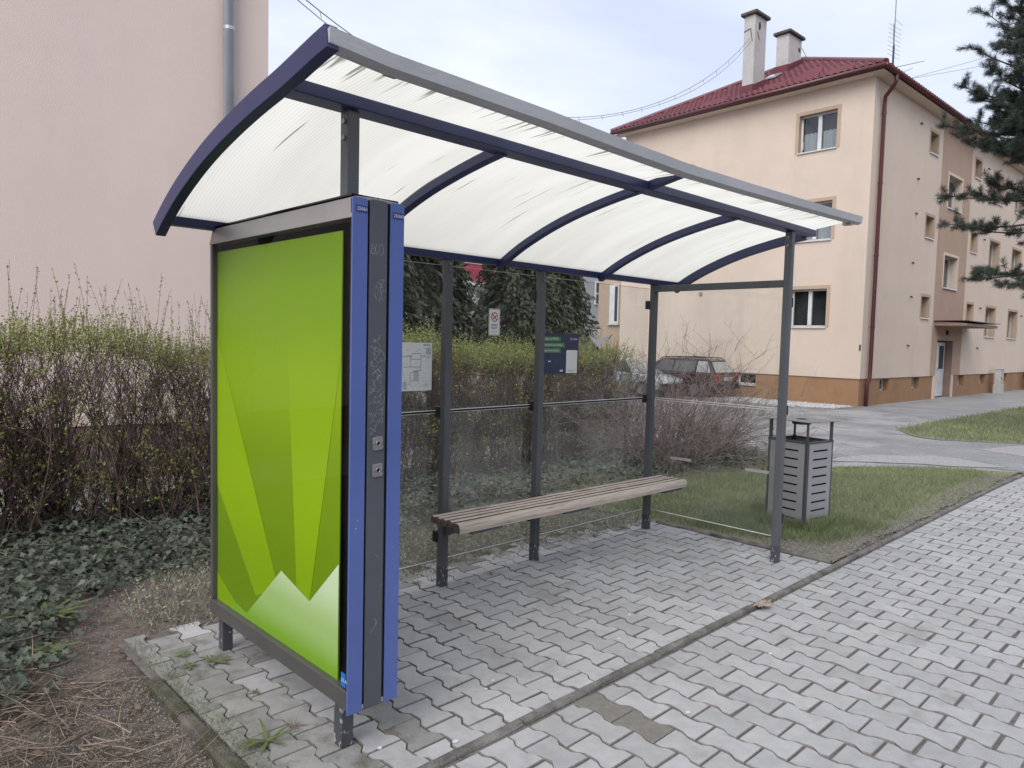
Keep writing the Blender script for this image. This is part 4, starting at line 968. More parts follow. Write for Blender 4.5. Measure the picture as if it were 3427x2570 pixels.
# annex at the back corner with a white window
LB(MB().box(.5, 5.0, GW+.001, GW+1.5, -.3, 3.98), 'annex_wall', tan_m, apt)
ax = LB(MB().box(.44, .499, GW+.46, GW+.90, 2.34, 3.80), 'window', upvc_m, apt)
LB(MB().box(.43, .439, GW+.51, GW+.64, 2.42, 3.72), 'pane', room_m, ax)
LB(MB().box(.40, .499, GW+.40, GW+.95, 2.28, 2.335), 'sill', sill_m, ax)
LB(MB().box(.46, .499, GW+.12, GW+.22, 1.55, 1.72), 'meter_box', pm('meter_grey', (.42, .43, .44), rough=.5), apt)
# back and far walls close the volume
LB(MB().poly([(0, GW, -.3), (FL, GW, -.3), (FL, GW, WT), (0, GW, WT)]), 'wall', cream_m, apt)
LB(MB().poly([(FL, 0, -.3), (FL, GW, -.3), (FL, GW, WT), (FL, 0, WT)]), 'wall', cream_m, apt)
# eaves, gutters
OV = .36; EZ = 9.17
LB(MB().box(-OV+.03, FL+OV, -OV+.03, -.0, WT-.0, WT+.03).box(-OV+.03, 0, 0, GW+OV, WT, WT+.03), 'soffit', tan_m if False else cream_m, apt)
def gut(path, name='gutter'):
    return LB(MB().tube(path, .075, 10), name, brown_m, apt, smooth=True)
gut([(-OV-.04, GW+OV, EZ-.02), (-OV-.04, -OV-.04, EZ-.02)]); gut([(-OV-.04, -OV-.04, EZ-.02), (FL+OV, -OV-.04, EZ-.02)])
dp = LB(MB().tube([(-.02+.35, -OV-.04, EZ-.06), (.35, -OV-.04, EZ-.28), (.36, -.30, EZ-.42), (.42, -.11, EZ-.60), (.45, -.09, EZ-.8), (.45, -.09, 1.1), (.44, -.09, .80), (.36, -.06, .62), (.34, -.06, -.05)], .055, 10), 'downpipe', brown_m, apt, smooth=True)
for z in (8.1, 6.2, 4.2, 2.2): LB(MB().tube([(.45, -.09, z), (.45, -.09, z+.05)], .066, 10), 'pipe_clip', brown_m, dp)
# roof: tiled hip facing us, tiled front slope, plain back slope
AP = (4.42, 4.32, 11.80)
def tiled(name, e0, e1, top0, top1, rows, pitch=.19, amp=.024, step=.045):
    """slope between the eave e0-e1 and the ridge top0-top1: rolled tiles laid in stepped rows"""
    e0, e1, t0, t1 = map(Vector, (e0, e1, top0, top1)); s = (e1-e0).normalized(); mid = (t0+t1)/2; up = (mid-e0) - s*(mid-e0).dot(s); H_ = up.length; up.normalize(); nrm = s.cross(up)
    if nrm.z < 0: nrm = -nrm
    Ls = (e1-e0).length; l0 = (t0-e0).dot(s); l1 = (t1-e0).dot(s)
    k = int(Ls/pitch)*6; V, F = [], []
    for r in range(rows):
        for q, lift in ((r/rows, step), ((r+1)/rows, 0.0)):
            lo, hi = l0*q, Ls+(l1-Ls)*q
            for j in range(k+1):
                a = min(max(Ls*j/k, lo), hi); w = amp*abs(math.sin(math.pi*Ls*j/k/pitch))
                V.append(e0+s*a+up*(H_*q)+nrm*(w+lift))
        o = r*2*(k+1)
        for j in range(k): F.append((o+j, o+j+1, o+k+2+j, o+k+1+j))
        if r:
            p = o-(k+1)
            for j in range(k): F.append((p+j, p+j+1, o+j+1, o+j))
    V = np.array([v[:] for v in V]); F = np.array(F)
    ob = np_mesh(name, V, F, tile_m, apt, local=True); ob['kind'] = 'stuff'
    return ob
e_ = OV+.03
tiled('roof_tiles', (-e_, GW+e_, EZ+.02), (-e_, -e_, EZ+.02), AP, AP, 15)
tiled('roof_tiles', (-e_, -e_, EZ+.02), (FL+e_, -e_, EZ+.02), AP, (FL-4.4, 4.32, 11.80), 15)
LB(MB().poly([(-e_, GW+e_, EZ+.02), (FL+e_, GW+e_, EZ+.02), (FL-4.4, 4.32, 11.8), AP]).poly([(FL+e_, -e_, EZ), (FL+e_, GW+e_, EZ), (FL-4.4, 4.32, 11.8)]), 'roof_slope', tile_m, apt)
for p in ((-e_, -e_, EZ+.06), (-e_, GW+e_, EZ+.06)): LB(MB().tube([p, (AP[0], AP[1], AP[2]+.05)], .085, 8), 'hip_cap', redtin_m, apt)
LB(MB().tube([(AP[0], AP[1], AP[2]+.05), (FL-4.4, 4.32, 11.85)], .085, 8), 'ridge_cap', redtin_m, apt)
mroof = (11.8-EZ-.02)/(AP[0]+e_)
rz_ = lambda u: EZ+.02+(u+e_)*mroof
for (u, v0, v1) in ((-.02, 4.5, 5.5), (.05, 2.6, 3.3), (.18, 1.65, 2.4), (-.08, .55, 1.3), (.9, 1.9, 2.5)):
    LB(MB().prism([(u-.12, v0, rz_(u-.12)+.03), (u, v0, rz_(u)+.03), (u-.03, v0, rz_(u)+.14)], (0, v1-v0, 0)), 'snow_guard', redtin_m, apt)
LB(MB().prism([(1.75, 3.9, rz_(1.75)+.08), (2.15, 3.9, rz_(2.15)+.08), (2.15, 3.9, rz_(2.15)+.13), (1.75, 3.9, rz_(1.75)+.13)], (0, .38, 0)), 'skylight', pm('skylight', (.45, .47, .5), rough=.1), apt)
def chimney(u0, u1, v0, v1, top, name='chimney'):
    c = LB(MB().box(u0, u1, v0, v1, rz_(u0)-.4, top), name, chim_m, apt, bevel=.015)
    LB(MB().box(u0-.09, u1+.09, v0-.09, v1+.09, top+.001, top+.10), 'chimney_cap', capc_m, c, bevel=.02)
    mb = MB(); s = .035
    lo = lambda u: rz_(u)-.05
    hi = lambda u: rz_(u)+.30
    for pts in ([(u0-s, v0-s), (u1+s, v0-s)], [(u0-s, v1+s), (u1+s, v1+s)]):
        (ua, va), (ub, vb) = pts; mb.prism([(ua, va, lo(ua)), (ub, vb, lo(ub)), (ub, vb, hi(ub)-.1), (ua, va, hi(ua)-.04)], (0, .02, 0))
    mb.box(u0-s-.02, u0-s, v0-s, v1+s, lo(u0), hi(u0)-.04)
    LB(mb, 'flashing', redtin_m, c)
    return c
c1 = chimney(.34, 1.05, 3.9, 4.28, 12.02)
LB(MB().prism([(.62+.05*math.cos(q), 3.898, 11.72+.13*math.sin(q)) for q in np.linspace(0, 2*math.pi, 15)[:-1]], (0, -.008, 0)), 'soot_hole', dark_m, c1)
c2 = chimney(2.62, 3.53, 3.95, 4.39, 12.13)
LB(MB().box(3.30, 3.42, 3.938, 3.949, 11.70, 11.82), 'vent', vent_m, c2)
wire_m = pm('cable', (0.10, 0.10, 0.105), rough=.6)
mb = MB()
for a, b in (((.33, 4.05, 11.60), (.33, 3.97, 11.20)), ((.33, 4.05, 11.60), (.50, 3.893, 11.50)), ((.50, 3.893, 11.50), (.62, 3.893, 11.30)), ((.33, 4.27, 11.55), (.33, 4.05, 11.60))): mb.tube([a, b], .012, 4)
LB(mb, 'cable_tie', wire_m, c1)

loc2w = lambda u, v, z: tuple(Matrix.Translation((21.0*SCALE, 7.62*SCALE, -.16)) @ Matrix.Rotation(R_(-1.9), 4, 'Z') @ Matrix.Scale(SCALE, 4) @ Vector((u, v, z)))
# aerial on the roof
ant = thing('roof_aerial', 'slim television aerial mast above the front corner of the red roof', 'aerial', loc2w(3.7, 1.0, 10.05))
am = pm('aerial_metal', (0.20, 0.20, 0.21), rough=.4, metal=.6)
A = lambda u, v, z: loc2w(u, v, z)
MB().tube([A(3.72, 1.0, 9.9), A(3.72, 1.0, 11.2)], .035, 8).build('mast', pm('mast_dark', (.05, .05, .055), rough=.5), ant)
MB().tube([A(3.72, 1.0, 11.2), A(3.71, 1.0, 12.7), A(3.71, 1.0, 13.6)], .016, 6).build('whip', am, ant)
mb = MB(); mb.tube([A(3.72, 1.0, 10.75), A(3.76, 1.05, 11.9)], .012, 5)
for i in range(8):
    z = 10.85+i*.13; mb.tube([A(3.72-.48, 1.0, z-.03), A(3.72+.52, 1.0, z+.05)], .005, 4)
mb.tube([A(3.72, 1.0, 12.0), A(4.5, 1.05, 12.05)], .005, 4); mb.build('dipole_array', am, ant)
mb = MB(); mb.tube([A(3.3, .7, 10.35), A(6.4, 1.0, 11.45)], .012, 5); mb.tube([A(3.7, .95, 10.25), A(5.4, 1.0, 10.95)], .010, 5); mb.build('boom', am, ant)

# ================================================================ pink building on the left
pink_m = pm('pink_render', (0.81, 0.665, 0.61), (0.78, 0.635, 0.58), rough=0.97, vscale=1.1, detail=10, bump=0.4, bscale=95, spec=.1, wdirt=(.60, .50, .48), wscale=(1.6, 1.6, .22), wlo=.50, whi=.72, wamt=.14, speck=(.70, .57, .545), spscale=34, spsize=(.70, .78))
pplinth_m = pm('brown_plinth', (0.30, 0.215, 0.185), (0.24, 0.17, 0.15), rough=0.95, vscale=2, bump=.5, bscale=60)
zinc_m = pm('zinc_pipe', (0.50, 0.53, 0.58), (0.41, 0.44, 0.49), rough=0.36, metal=.45, vscale=4, stretch=(1, 1, .3))
pk_a = R_(-8.0); PKX, PKY = 3.92, 8.25
pink = thing('pink_building', 'tall windowless pink rendered house wall behind the hedge', 'building', (PKX, PKY, -.03), rz=pk_a)
LB(MB().box(-16, 0, 0, 9, .62, 15), 'wall', pink_m, pink)
LB(MB().box(-16, -.03, .03, 8.9, -.1, .619), 'plinth', pplinth_m, pink)
dp2 = LB(MB().tube([(-.47, -.09, 15), (-.47, -.09, .1)], .062, 14), 'downpipe', zinc_m, pink, smooth=True)
for z in (5.55, 8.1, 3.0, 1.2):
    LB(MB().tube([(-.47, -.09, z), (-.47, -.09, z+.035)], .069, 14), 'pipe_clip', zinc_m, dp2)
    LB(MB().tube([(-.405, -.09, z+.017), (-.385, -.12, z+.017)], .010, 6), 'bolt', steel_m, dp2)
LB(MB().tube([(-.47, -.09, 5.02), (-.47, -.09, 5.06)], .0655, 14), 'pipe_joint', zinc_m, dp2)

# ================================================================ crimson-banded building far behind the conifers
crim_m = pm('crimson_band', (0.42, 0.045, 0.085), rough=.6); grey_wall_m = pm('grey_wall', (.40, .40, .41), (.34, .34, .35), rough=.9, vscale=.6); white_m = pm('white_band', (.72, .72, .72), rough=.7)
far = thing('banded_building', 'grey building with a crimson band far behind the conifers', 'building', (38, 41, 0))
MB().box(20, 60, 40.3, 52, -.3, 7.3).build('wall', grey_wall_m, far)
MB().box(20, 41.0, 40.0, 40.29, 5.84, 7.1).build('band', crim_m, far)
MB().box(20, 41.0, 39.95, 40.29, 7.11, 7.4).build('cornice', white_m, far); MB().box(20, 41.0, 39.95, 40.29, 5.55, 5.83).build('cornice', white_m, far)
for i, x in enumerate((42.0, 45.5, 49.0, 33.0, 29.5)):
    w_ = MB().box(x, x+1.5, 40.15, 40.29, 4.9, 6.9).build('window', upvc_m, far)
    for k in range(2): MB().box(x+.1+.7*k, x+.7+.7*k, 40.10, 40.149, 5.0, 5.8).box(x+.1+.7*k, x+.7+.7*k, 40.10, 40.149, 5.95, 6.8).build('pane', room_m, w_)

# ================================================================ unseen house row added behind the camera, to darken what the panes mirror
opp_m = pm('umber_render', (0.115, 0.095, 0.08), (0.085, .07, .06), rough=.95, vscale=.8, bump=.2, bscale=30); slate_m = pm('dark_roof', (.06, .05, .05), rough=.8, vscale=2)
opp = thing('added_house_row', 'long umber house row added across the road, unseen, for the panes to mirror', 'building', (14, -22, 0))
MB().box(-22, 62, -30, -19, -.2, 6.4).build('wall', opp_m, opp)
MB().prism([(-22.5, -30.5, 6.41), (-22.5, -18.5, 6.41), (-22.5, -24.5, 9.8)], (85, 0, 0)).build('roof', slate_m, opp)
for x in range(-19, 60, 5):
    for z in (1.0, 3.9):
        w_ = MB().box(x, x+1.4, -18.999, -18.93, z, z+1.45).build('window', sill_m, opp)
        MB().box(x+.1, x+.65, -18.929, -18.91, z+.1, z+1.35).box(x+.75, x+1.3, -18.929, -18.91, z+.1, z+1.35).build('pane', room_m, w_)
# ================================================================ litter bin
bin_grey = pm('bin_grey', (0.45, 0.45, 0.475), (0.40, .40, .42), rough=0.38, metal=.35, vscale=3, bump=.03, dirt=(.30, .20, .13), dscale=3.0, dlo=.72, dhi=.86)
bin_dark = pm('bin_dark', (0.075, 0.08, 0.09), rough=.4, vscale=4)
lid_m = pm('bin_lid', (0.26, 0.265, 0.27), (.21, .215, .22), rough=.35, metal=.5, vscale=4)
lb = thing('litter_bin', 'square grey metal litter bin with slotted sides and flat lid on the lawn', 'litter bin', (6.42, 2.815, -.005), rz=R_(-9))
bw_, bh0, bh1 = .200, .015, .775
inn = MB().box(-bw_+.02, bw_-.02, -bw_+.02, bw_-.02, .03, bh1-.03).build('liner', pm('bin_liner', (.012, .012, .014), rough=.6), lb, local=True)
def bin_panel(k):
    a = -bw_+.028; b = bw_-.028
    slots = [(-.112, .112, .70-.0755*i-.011, .70-.0755*i+.004) for i in range(9)]
    mb = holes_wall(lambda p, z: (p, 0, z), a, b, bh0+.02, bh1-.005, slots)
    # give the sheet its thickness
    mb2 = MB()
    q = R_(90*k)
    rot = lambda x, y, z: (x*math.cos(q)-y*math.sin(q), x*math.sin(q)+y*math.cos(q), z)
    for d in (-bw_, -bw_+.003): mb2.add([rot(x, d, z) for x, _, z in mb.v], mb.f)
    for s_ in slots:
        x0, x1, z0, z1 = s_
        for (p, r), (t, u) in (((x0, z0), (x1, z0)), ((x1, z0), (x1, z1)), ((x1, z1), (x0, z1)), ((x0, z1), (x0, z0))):
            mb2.poly([rot(p, -bw_, r), rot(t, -bw_, u), rot(t, -bw_+.003, u), rot(p, -bw_+.003, r)])
    return mb2.build('slotted_panel', bin_grey, lb, local=True)
for k in range(4): bin_panel(k)
for sx in (-1, 1):
    for sy in (-1, 1):
        x, y = sx*(bw_-.002), sy*(bw_-.002)
        MB().box(min(x, x-sx*.026), max(x, x-sx*.026), min(y, y-sy*.026), max(y, y-sy*.026), -.02, bh1+.01).build('corner_post', bin_dark, lb, local=True, bevel=.002)
MB().box(-bw_-.002, bw_+.002, -bw_-.002, -bw_+.02, bh1-.012, bh1+.004).box(-bw_-.002, bw_+.002, bw_-.02, bw_+.002, bh1-.012, bh1+.004).box(-bw_-.002, -bw_+.02, -bw_+.021, bw_-.021, bh1-.012, bh1+.004).box(bw_-.02, bw_+.002, -bw_+.021, bw_-.021, bh1-.012, bh1+.004).build('rim', bin_dark, lb, local=True)
for sx, sy, w in ((-1, -1, .010), (1, -1, .026), (-1, 1, .030), (1, 1, .010)):
    x, y = sx*(bw_-.016), sy*(bw_-.016)
    MB().box(x-w*.5-.006, x+w*.5+.006, y-.006, y+.006, bh1+.003, .952).build('lid_strut', bin_dark, lb, local=True, bevel=.001)
vs = [(-bw_-.035, -bw_-.02, .955), (bw_+.045, -bw_-.03, .951), (bw_+.045, bw_+.03, .955), (-bw_-.035, bw_+.03, .958)]
MB().prism(vs, (0, 0, .004)).build('lid', lid_m, lb, local=True)
MB().tube([(0, 0, .953), (0, 0, .915)], [.085, .080], 20).build('ashtray', bin_dark, lb, local=True)
MB().tube([(0, 0, .9605), (0, 0, .9615)], .045, 18).build('ashtray_opening', dark_m, lb, local=True)

# ================================================================ parked cars
tyre_m = pm('tyre', (.015, .015, .016), rough=.85); rim_m = pm('wheel_rim', (.35, .35, .36), rough=.35, metal=.7); blk_m = pm('black_trim', (.018, .018, .02), rough=.5)
cglass_m = pm('car_glass', (.10, .12, .12), (.06, .07, .07), rough=.06, spec=.8, vscale=2); clear_m = pm('pale_car_glass', (.42, .44, .41), (.33, .35, .33), rough=.06, spec=.8, vscale=1.5)
lamp_red = pm('tail_lamp', (.33, .015, .02), rough=.15); lamp_wh = pm('head_lamp', (.6, .6, .62), rough=.1)
def car(name, label, paint, loc, rz, s, top, estate=True, rails=True):
    """nose at local +y, tail at -y; stations lofted into one body"""
    root = thing(name, label, 'car', loc, rz=rz); root.scale = (s, s, s)
    W = .86
    # y, sill z, belt z, half width at belt, half width at sill
    st = [(-2.20, .42, .60, .70, .66), (-2.17, .34, .86, .78, .74), (-2.05, .30, .90, .83, .80), (-1.3, .28, .93, W, .83), (0, .26, .92, W, .84), (1.1, .28, .90, W, .83), (1.6, .30, .84, .83, .80), (2.05, .34, .74, .76, .73), (2.22, .42, .62, .66, .62)]
    V, F = [], []
    for (y, zs, zb, wb, ws) in st:
        zm = zs+(zb-zs)*.55
        ring = [(-ws, zs), (-wb-.012, zm), (-wb, zb-.04), (-wb+.06, zb), (wb-.06, zb), (wb, zb-.04), (wb+.012, zm), (ws, zs)]
        V += [(x, y, z) for x, z in ring]
    n = 8
    for i in range(len(st)-1):
        for j in range(n): F.append((i*n+j, i*n+(j+1) % n, (i+1)*n+(j+1) % n, (i+1)*n+j))
    F += [tuple(range(n))[::-1], tuple(range((len(st)-1)*n, len(st)*n))]
    body = MB().add(V, F).build('body', paint, root, local=True, smooth=True, bevel=.015)
    # greenhouse
    gh = [(-2.12, .88, .90, .70), (-1.80, 1.36, 1.38, .60), (-1.5, 1.42, 1.44, .60), (0.1, 1.42, 1.45, .60), (.35, 1.38, 1.40, .60), (1.15, .90, .92, .70)] if estate else \
         [(-1.95, .90, .92, .70), (-1.45, 1.34, 1.36, .58), (-1.0, 1.43, 1.45, .60), (0.1, 1.43, 1.46, .60), (.35, 1.39, 1.41, .60), (1.25, .88, .90, .70)]
    V, F = [], []
    ws = [.745, .60, .585, .585, .60, .745]
    for (y, zb, zt, w), wt in zip(gh, ws):
        V += [(-.80 if zt > 1.2 else -.76, y, .90), (-wt-.03, y, zt-.05), (-wt+.06, y, zt), (wt-.06, y, zt), (wt+.03, y, zt-.05), (.80 if zt > 1.2 else .76, y, .90)]
    n = 6
    for i in range(len(gh)-1):
        for j in range(n-1): F.append((i*n+j, i*n+j+1, (i+1)*n+j+1, (i+1)*n+j))
    F += [tuple(range(n))[::-1], tuple(range((len(gh)-1)*n, len(gh)*n))]
    MB().add(V, F).build('cabin', paint, root, local=True, smooth=False, bevel=.02)
    # glass sits a few millimetres proud of the cabin sides
    def side_x(z): return .80+(.615-.80)*(z-.90)/(1.39-.90)+.006
    sides = ([(-1.95, -1.35, .14), (-1.26, -.36, 0), (-.27, .62, 0)] if estate else [(-1.5, -.95, .2), (-.86, -.05, 0), (.04, .80, 0)])
    for sg in (-1, 1):
        for i, (a, b, sl) in enumerate(sides):
            za, zb2 = .945, 1.355
            top_a, top_b = a+sl+(.06 if i == 0 else 0), b-(.36 if i == 2 else 0)
            MB().poly([(sg*side_x(za), a, za), (sg*side_x(za), b, za), (sg*side_x(zb2), top_b, zb2), (sg*side_x(zb2), top_a, zb2)]).build('side_window', cglass_m if i else clear_m, root, local=True)
    yb0, yb1 = (gh[0][0], gh[1][0])
    def slope(y0, z0, y1, z1, w0, w1, nm, m, ins=.06, off=.012):
        d = Vector((0, y1-y0, z1-z0)); L_ = d.length; d.normalize(); nn = Vector((0, -d.z, d.y)) if y0 < 0 else Vector((0, d.z, -d.y))
        p0 = Vector((0, y0, z0))+d*ins+nn*off; p1 = Vector((0, y0, z0))+d*(L_-ins)+nn*off
        return MB().poly([(-w0, p0.y, p0.z), (w0, p0.y, p0.z), (w1, p1.y, p1.z), (-w1, p1.y, p1.z)]).build(nm, m, root, local=True)
    slope(gh[0][0], .90, gh[1][0], gh[1][2], .66, .52, 'rear_window', clear_m)
    slope(gh[-1][0], .91, gh[-2][0], gh[-2][2], .68, .54, 'windscreen', clear_m)
    MB().box(-.80, .80, -2.27, -2.16, .34, .56).build('bumper', blk_m, root, local=True, bevel=.03)
    MB().box(-.78, .78, 2.16, 2.27, .34, .56).build('bumper', blk_m, root, local=True, bevel=.03)
    for sg in (-1, 1):
        MB().box(min(sg*.56, sg*.80), max(sg*.56, sg*.80), -2.215, -2.10, .64, .86).build('tail_lamp', lamp_red, root, local=True, bevel=.02)
        MB().box(min(sg*.44, sg*.72), max(sg*.44, sg*.72), 2.05, 2.20, .56, .70).build('headlight', lamp_wh, root, local=True, bevel=.02)
        for y in (-1.35, 1.38):
            w_ = MB().tube([(sg*.69, y, .31), (sg*.875, y, .31)], .31, 20).build('wheel', tyre_m, root, local=True)
            MB().tube([(sg*.876, y, .31), (sg*.884, y, .31)], .20, 16).build('rim', rim_m, w_, local=True)
        if rails:
            MB().tube([(sg*.56, -1.75, 1.39), (sg*.56, -1.62, 1.475), (sg*.56, -.5, 1.50), (sg*.56, .25, 1.47), (sg*.56, .38, 1.41)], .020, 6).build('roof_rail', blk_m, root, local=True)
            MB().tube([(sg*.56, -.75, 1.42), (sg*.56, -.75, 1.50)], .03, 6).build('rail_foot', blk_m, root, local=True)
        MB().box(min(sg*.86, sg*.98), max(sg*.86, sg*.98), .72, .86, .92, 1.04).build('mirror', blk_m, root, local=True, bevel=.02)
    np_ = MB().box(-.27, .27, -2.238, -2.225, .66, .78).build('licence_plate', white_m, root, local=True)
    if rails:
        vs_, fs_ = text_geo('ZA  585', .12, 'CENTER', True)
        MB().add([(x, -2.241, .68+y) for x, y in vs_], fs_).build('plate_letters', ink_black, np_, local=True)
    MB().tube([(-.1, -1.55, 1.43), (-.02, -1.75, 1.95)], .008, 5).build('aerial', blk_m, root, local=True)
    return root
burg_m = pm('burgundy_paint', (0.036, 0.009, 0.013), (0.03, .007, .011), rough=.3, coat=.4, vscale=2)
silv_m = pm('pale_silver_paint', (0.58, 0.63, 0.68), (.54, .59, .64), rough=.28, coat=.4, metal=.2, vscale=2)
car('parked_car', 'burgundy estate car with roof rails parked by the gable wall', burg_m, (22.05, 14.25, -.16), 0.0, .90, None)
car('parked_car', 'pale silver car half hidden behind the bare shrub and hedge', silv_m, (20.3, 15.15, -.16), R_(180), .86, None, estate=False, rails=False)

# ================================================================ utility cabinet, far bench
ub = thing('utility_cabinet', 'small pale grey utility cabinet standing against the ochre plinth', 'utility cabinet', loc2w(12.55, -.28, -.02))
um = pm('cabinet_grey', (.50, .49, .46), (.43, .42, .40), rough=.7, vscale=5)
cx_, cy_, cz_ = ub.location
MB().box(cx_-.30, cx_+.30, cy_-.14, cy_+.14, cz_, cz_+.42).build('base', um, ub, bevel=.01)
MB().box(cx_-.27, cx_+.27, cy_-.12, cy_+.12, cz_+.421, cz_+1.05).build('housing', um, ub, bevel=.012)
MB().box(cx_-.29, cx_+.29, cy_-.15, cy_+.14, cz_+1.051, cz_+1.09).build('roof', um, ub, bevel=.008)
MB().box(cx_-.22, cx_+.22, cy_-.128, cy_-.121, cz_+.47, cz_+1.0).build('door', um, ub, bevel=.003)
MB().box(cx_-.20, cx_-.10, cy_-.135, cy_-.129, cz_+.62, cz_+.72).build('meter_window', dark_m, ub)
fb = thing('house_bench', 'dark red-brown slatted bench by the house front at the right edge', 'bench', loc2w(17.25, -.5, 0))
fx, fy, fz = fb.location; bm_ = pm('dark_red_wood', (.075, .028, .026), rough=.6)
for i in range(3): MB().box(fx-.3, fx+1.4, fy-.22+.15*i, fy-.10+.15*i, fz+.42, fz+.45).build('slat', bm_, fb)
for i in range(3): MB().box(fx-.3, fx+1.4, fy+.24, fy+.27, fz+.56+.14*i, fz+.66+.14*i).build('back_slat', bm_, fb)
for dx in (-.2, 1.25): MB().box(fx+dx, fx+dx+.06, fy-.22, fy-.16, fz, fz+.419).box(fx+dx, fx+dx+.06, fy+.27, fy+.31, fz, fz+.98).build('leg', blk_m, fb)

# ================================================================ overhead cables
CAB = CABLE_PTS
def dens(pts, n=60):
    P = np.array(pts); t = np.concatenate([[0], np.cumsum(np.linalg.norm(np.diff(P[:, :2], axis=0), axis=1))]); tt = np.linspace(0, t[-1], n)
    co = np.polyfit(t, P[:, 2], 4); z = np.polyval(co, tt)
    return [(float(np.interp(a, t, P[:, 0])), float(np.interp(a, t, P[:, 1])), float(b)) for a, b in zip(tt, z)]
c = dens(CAB)
mb = MB(); mb.tube(c, .007, 4); mb.tube([(x+.02, y-.02, z-.09-.05*math.sin(i*.15)) for i, (x, y, z) in enumerate(c)], .006, 4)
for i in range(2, 58, 3): mb.tube([c[i], (c[i][0]+.02, c[i][1]-.02, c[i][2]-.1)], .005, 3)
tag(mb.build('overhead_cable', wire_m), 'sagging twin cable running from the pink house to the tall chimney', 'cable')
e1 = loc2w(2.0, 0, 9.45)
for i, (q, lab) in enumerate(((loc2w(14, -.05, 13.9), 'upper thin cable leaving the red roof edge toward the pine'), (loc2w(14, 0, 13.45), 'lower thin cable leaving the red roof edge toward the pine'))):
    tag(MB().tube([e1, tuple((Vector(e1)+Vector(q))/2-Vector((0, 0, .06))), q], .008, 4).build('overhead_cable', wire_m), lab, 'cable', 'thin cables above the facade')
p2 = loc2w(3.53, 3.96, 11.9); q2 = loc2w(5.2, 4.3, 11.85)
tag(MB().tube([p2, tuple((Vector(p2)+Vector(q2))/2-Vector((0, 0, .1))), q2], .010, 4).build('overhead_cable', wire_m), 'short cable from the lower chimney down to the roof ridge', 'cable')
# ================================================================ hedge, shrub, ivy, grass, trees, litter
twig_m = pm('hedge_twig', (0.205, 0.148, 0.132), (0.120, 0.085, 0.078), rough=.9, vscale=8, attr=.35, spec=.2)
hleaf_m = pm('hedge_leaf', (0.335, 0.365, 0.125), (0.24, 0.28, 0.095), rough=.6, vscale=3, attr=.30, trans=.25, spec=.25)
redtwig_m = pm('bare_twig', (0.30, 0.238, 0.225), (0.18, 0.138, 0.13), rough=.9, vscale=5, attr=.35, spec=.2)
ivy_m = pm('ivy_leaf', (0.080, 0.098, 0.066), (0.044, 0.055, 0.039), rough=.5, vscale=9, attr=.42, spec=.4)
grass_m = pm('grass_blade', (0.265, 0.315, 0.165), (0.205, 0.240, 0.125), rough=.6, vscale=2.0, attr=.34, trans=.2, spec=.3)
pale_grass_m = pm('pale_grass', (0.32, 0.33, 0.24), (0.225, 0.24, 0.165), rough=.7, vscale=4, attr=.35, trans=.15, spec=.25)
straw_m = pm('straw_twig', (0.285, 0.23, 0.19), (0.15, 0.115, 0.095), rough=.9, vscale=6, attr=.38, spec=.2)
pebble_m = pm('pebble', (0.33, 0.31, 0.295), (0.20, 0.185, 0.175), rough=.85, vscale=20, attr=.38, spec=.25)
deadleaf_m = pm('dead_leaf', (0.285, 0.205, 0.15), (0.17, 0.115, 0.082), rough=.8, vscale=20, attr=.3, trans=.15)

def twigs_from(base, direc, length, k=5, wander=.18, lift=0.0, r0=.004, r1=.0012):
    """bent twigs: base (n,3), unit direc (n,3), length (n,)"""
    n = len(base); P = np.zeros((n, k, 3)); P[:, 0] = base; d = direc.copy(); seg = (length/(k-1))[:, None]
    for i in range(1, k):
        d = d + rng.normal(0, wander, (n, 3)); d[:, 2] += lift; d /= np.linalg.norm(d, axis=1, keepdims=True)
        P[:, i] = P[:, i-1] + d*seg
    r0 = np.broadcast_to(r0, (n,)); r1 = np.broadcast_to(r1, (n,))
    r = r0[:, None] + (r1-r0)[:, None]*np.linspace(0, 1, k)[None, :]
    return P, r
def pick(P, n, lo=0.2, hi=1.0):
    """random points along polylines -> point, direction"""
    i = rng.integers(0, len(P), n); k = P.shape[1]; t = rng.uniform(lo, hi, n)*(k-1); j = np.minimum(t.astype(int), k-2); u = (t-j)[:, None]
    return P[i, j]*(1-u)+P[i, j+1]*u, P[i, j+1]-P[i, j]
def unit(v): return v/(np.linalg.norm(v, axis=1, keepdims=True)+1e-9)

hx0, hx1, hy = 0.0, 8.35, 6.45
hedge = thing('hedge', 'clipped twiggy hedge with fresh green top running behind the shelter', 'hedge', (4.2, hy, 0))
hgt = lambda x: 1.46 + .06*np.sin(x*1.7) + .04*np.sin(x*4.1+1) - .10*np.clip((x-6.5)/2, 0, 1) + .05*np.clip((3-x)/3, 0, 1)
n = 640
bx_ = rng.uniform(hx0, hx1, n); base = np.stack([bx_, hy+rng.normal(0, .16, n), np.zeros(n)-.02], 1)
d0 = unit(np.stack([rng.normal(0, .16, n), rng.normal(0, .17, n), np.ones(n)], 1))
P1, r1_ = twigs_from(base, d0, rng.uniform(.80, 1.02, n)*hgt(bx_), k=8, wander=.085, r0=rng.gamma(1.5, .0032, n)+.0028, r1=.002)
P1[:, :, 1] = np.clip(P1[:, :, 1], hy-.5, hy+.5)
b2, dd = pick(P1, 8000, .12, .97)
P2, r2_ = twigs_from(b2, unit(unit(dd)*.6+rdir(8000)*.75+[0, 0, .45]), rng.uniform(.15, .46, 8000), k=4, wander=.16, lift=.06, r0=.0032, r1=.0013)
b2b, ddb = pick(P1, 3200, .02, .36)
P2b, r2b = twigs_from(b2b, unit(unit(ddb)*.5+rdir(3200)*.7+[0, -.1, .5]), rng.uniform(.2, .5, 3200), k=4, wander=.16, lift=.05, r0=.0034, r1=.0014)
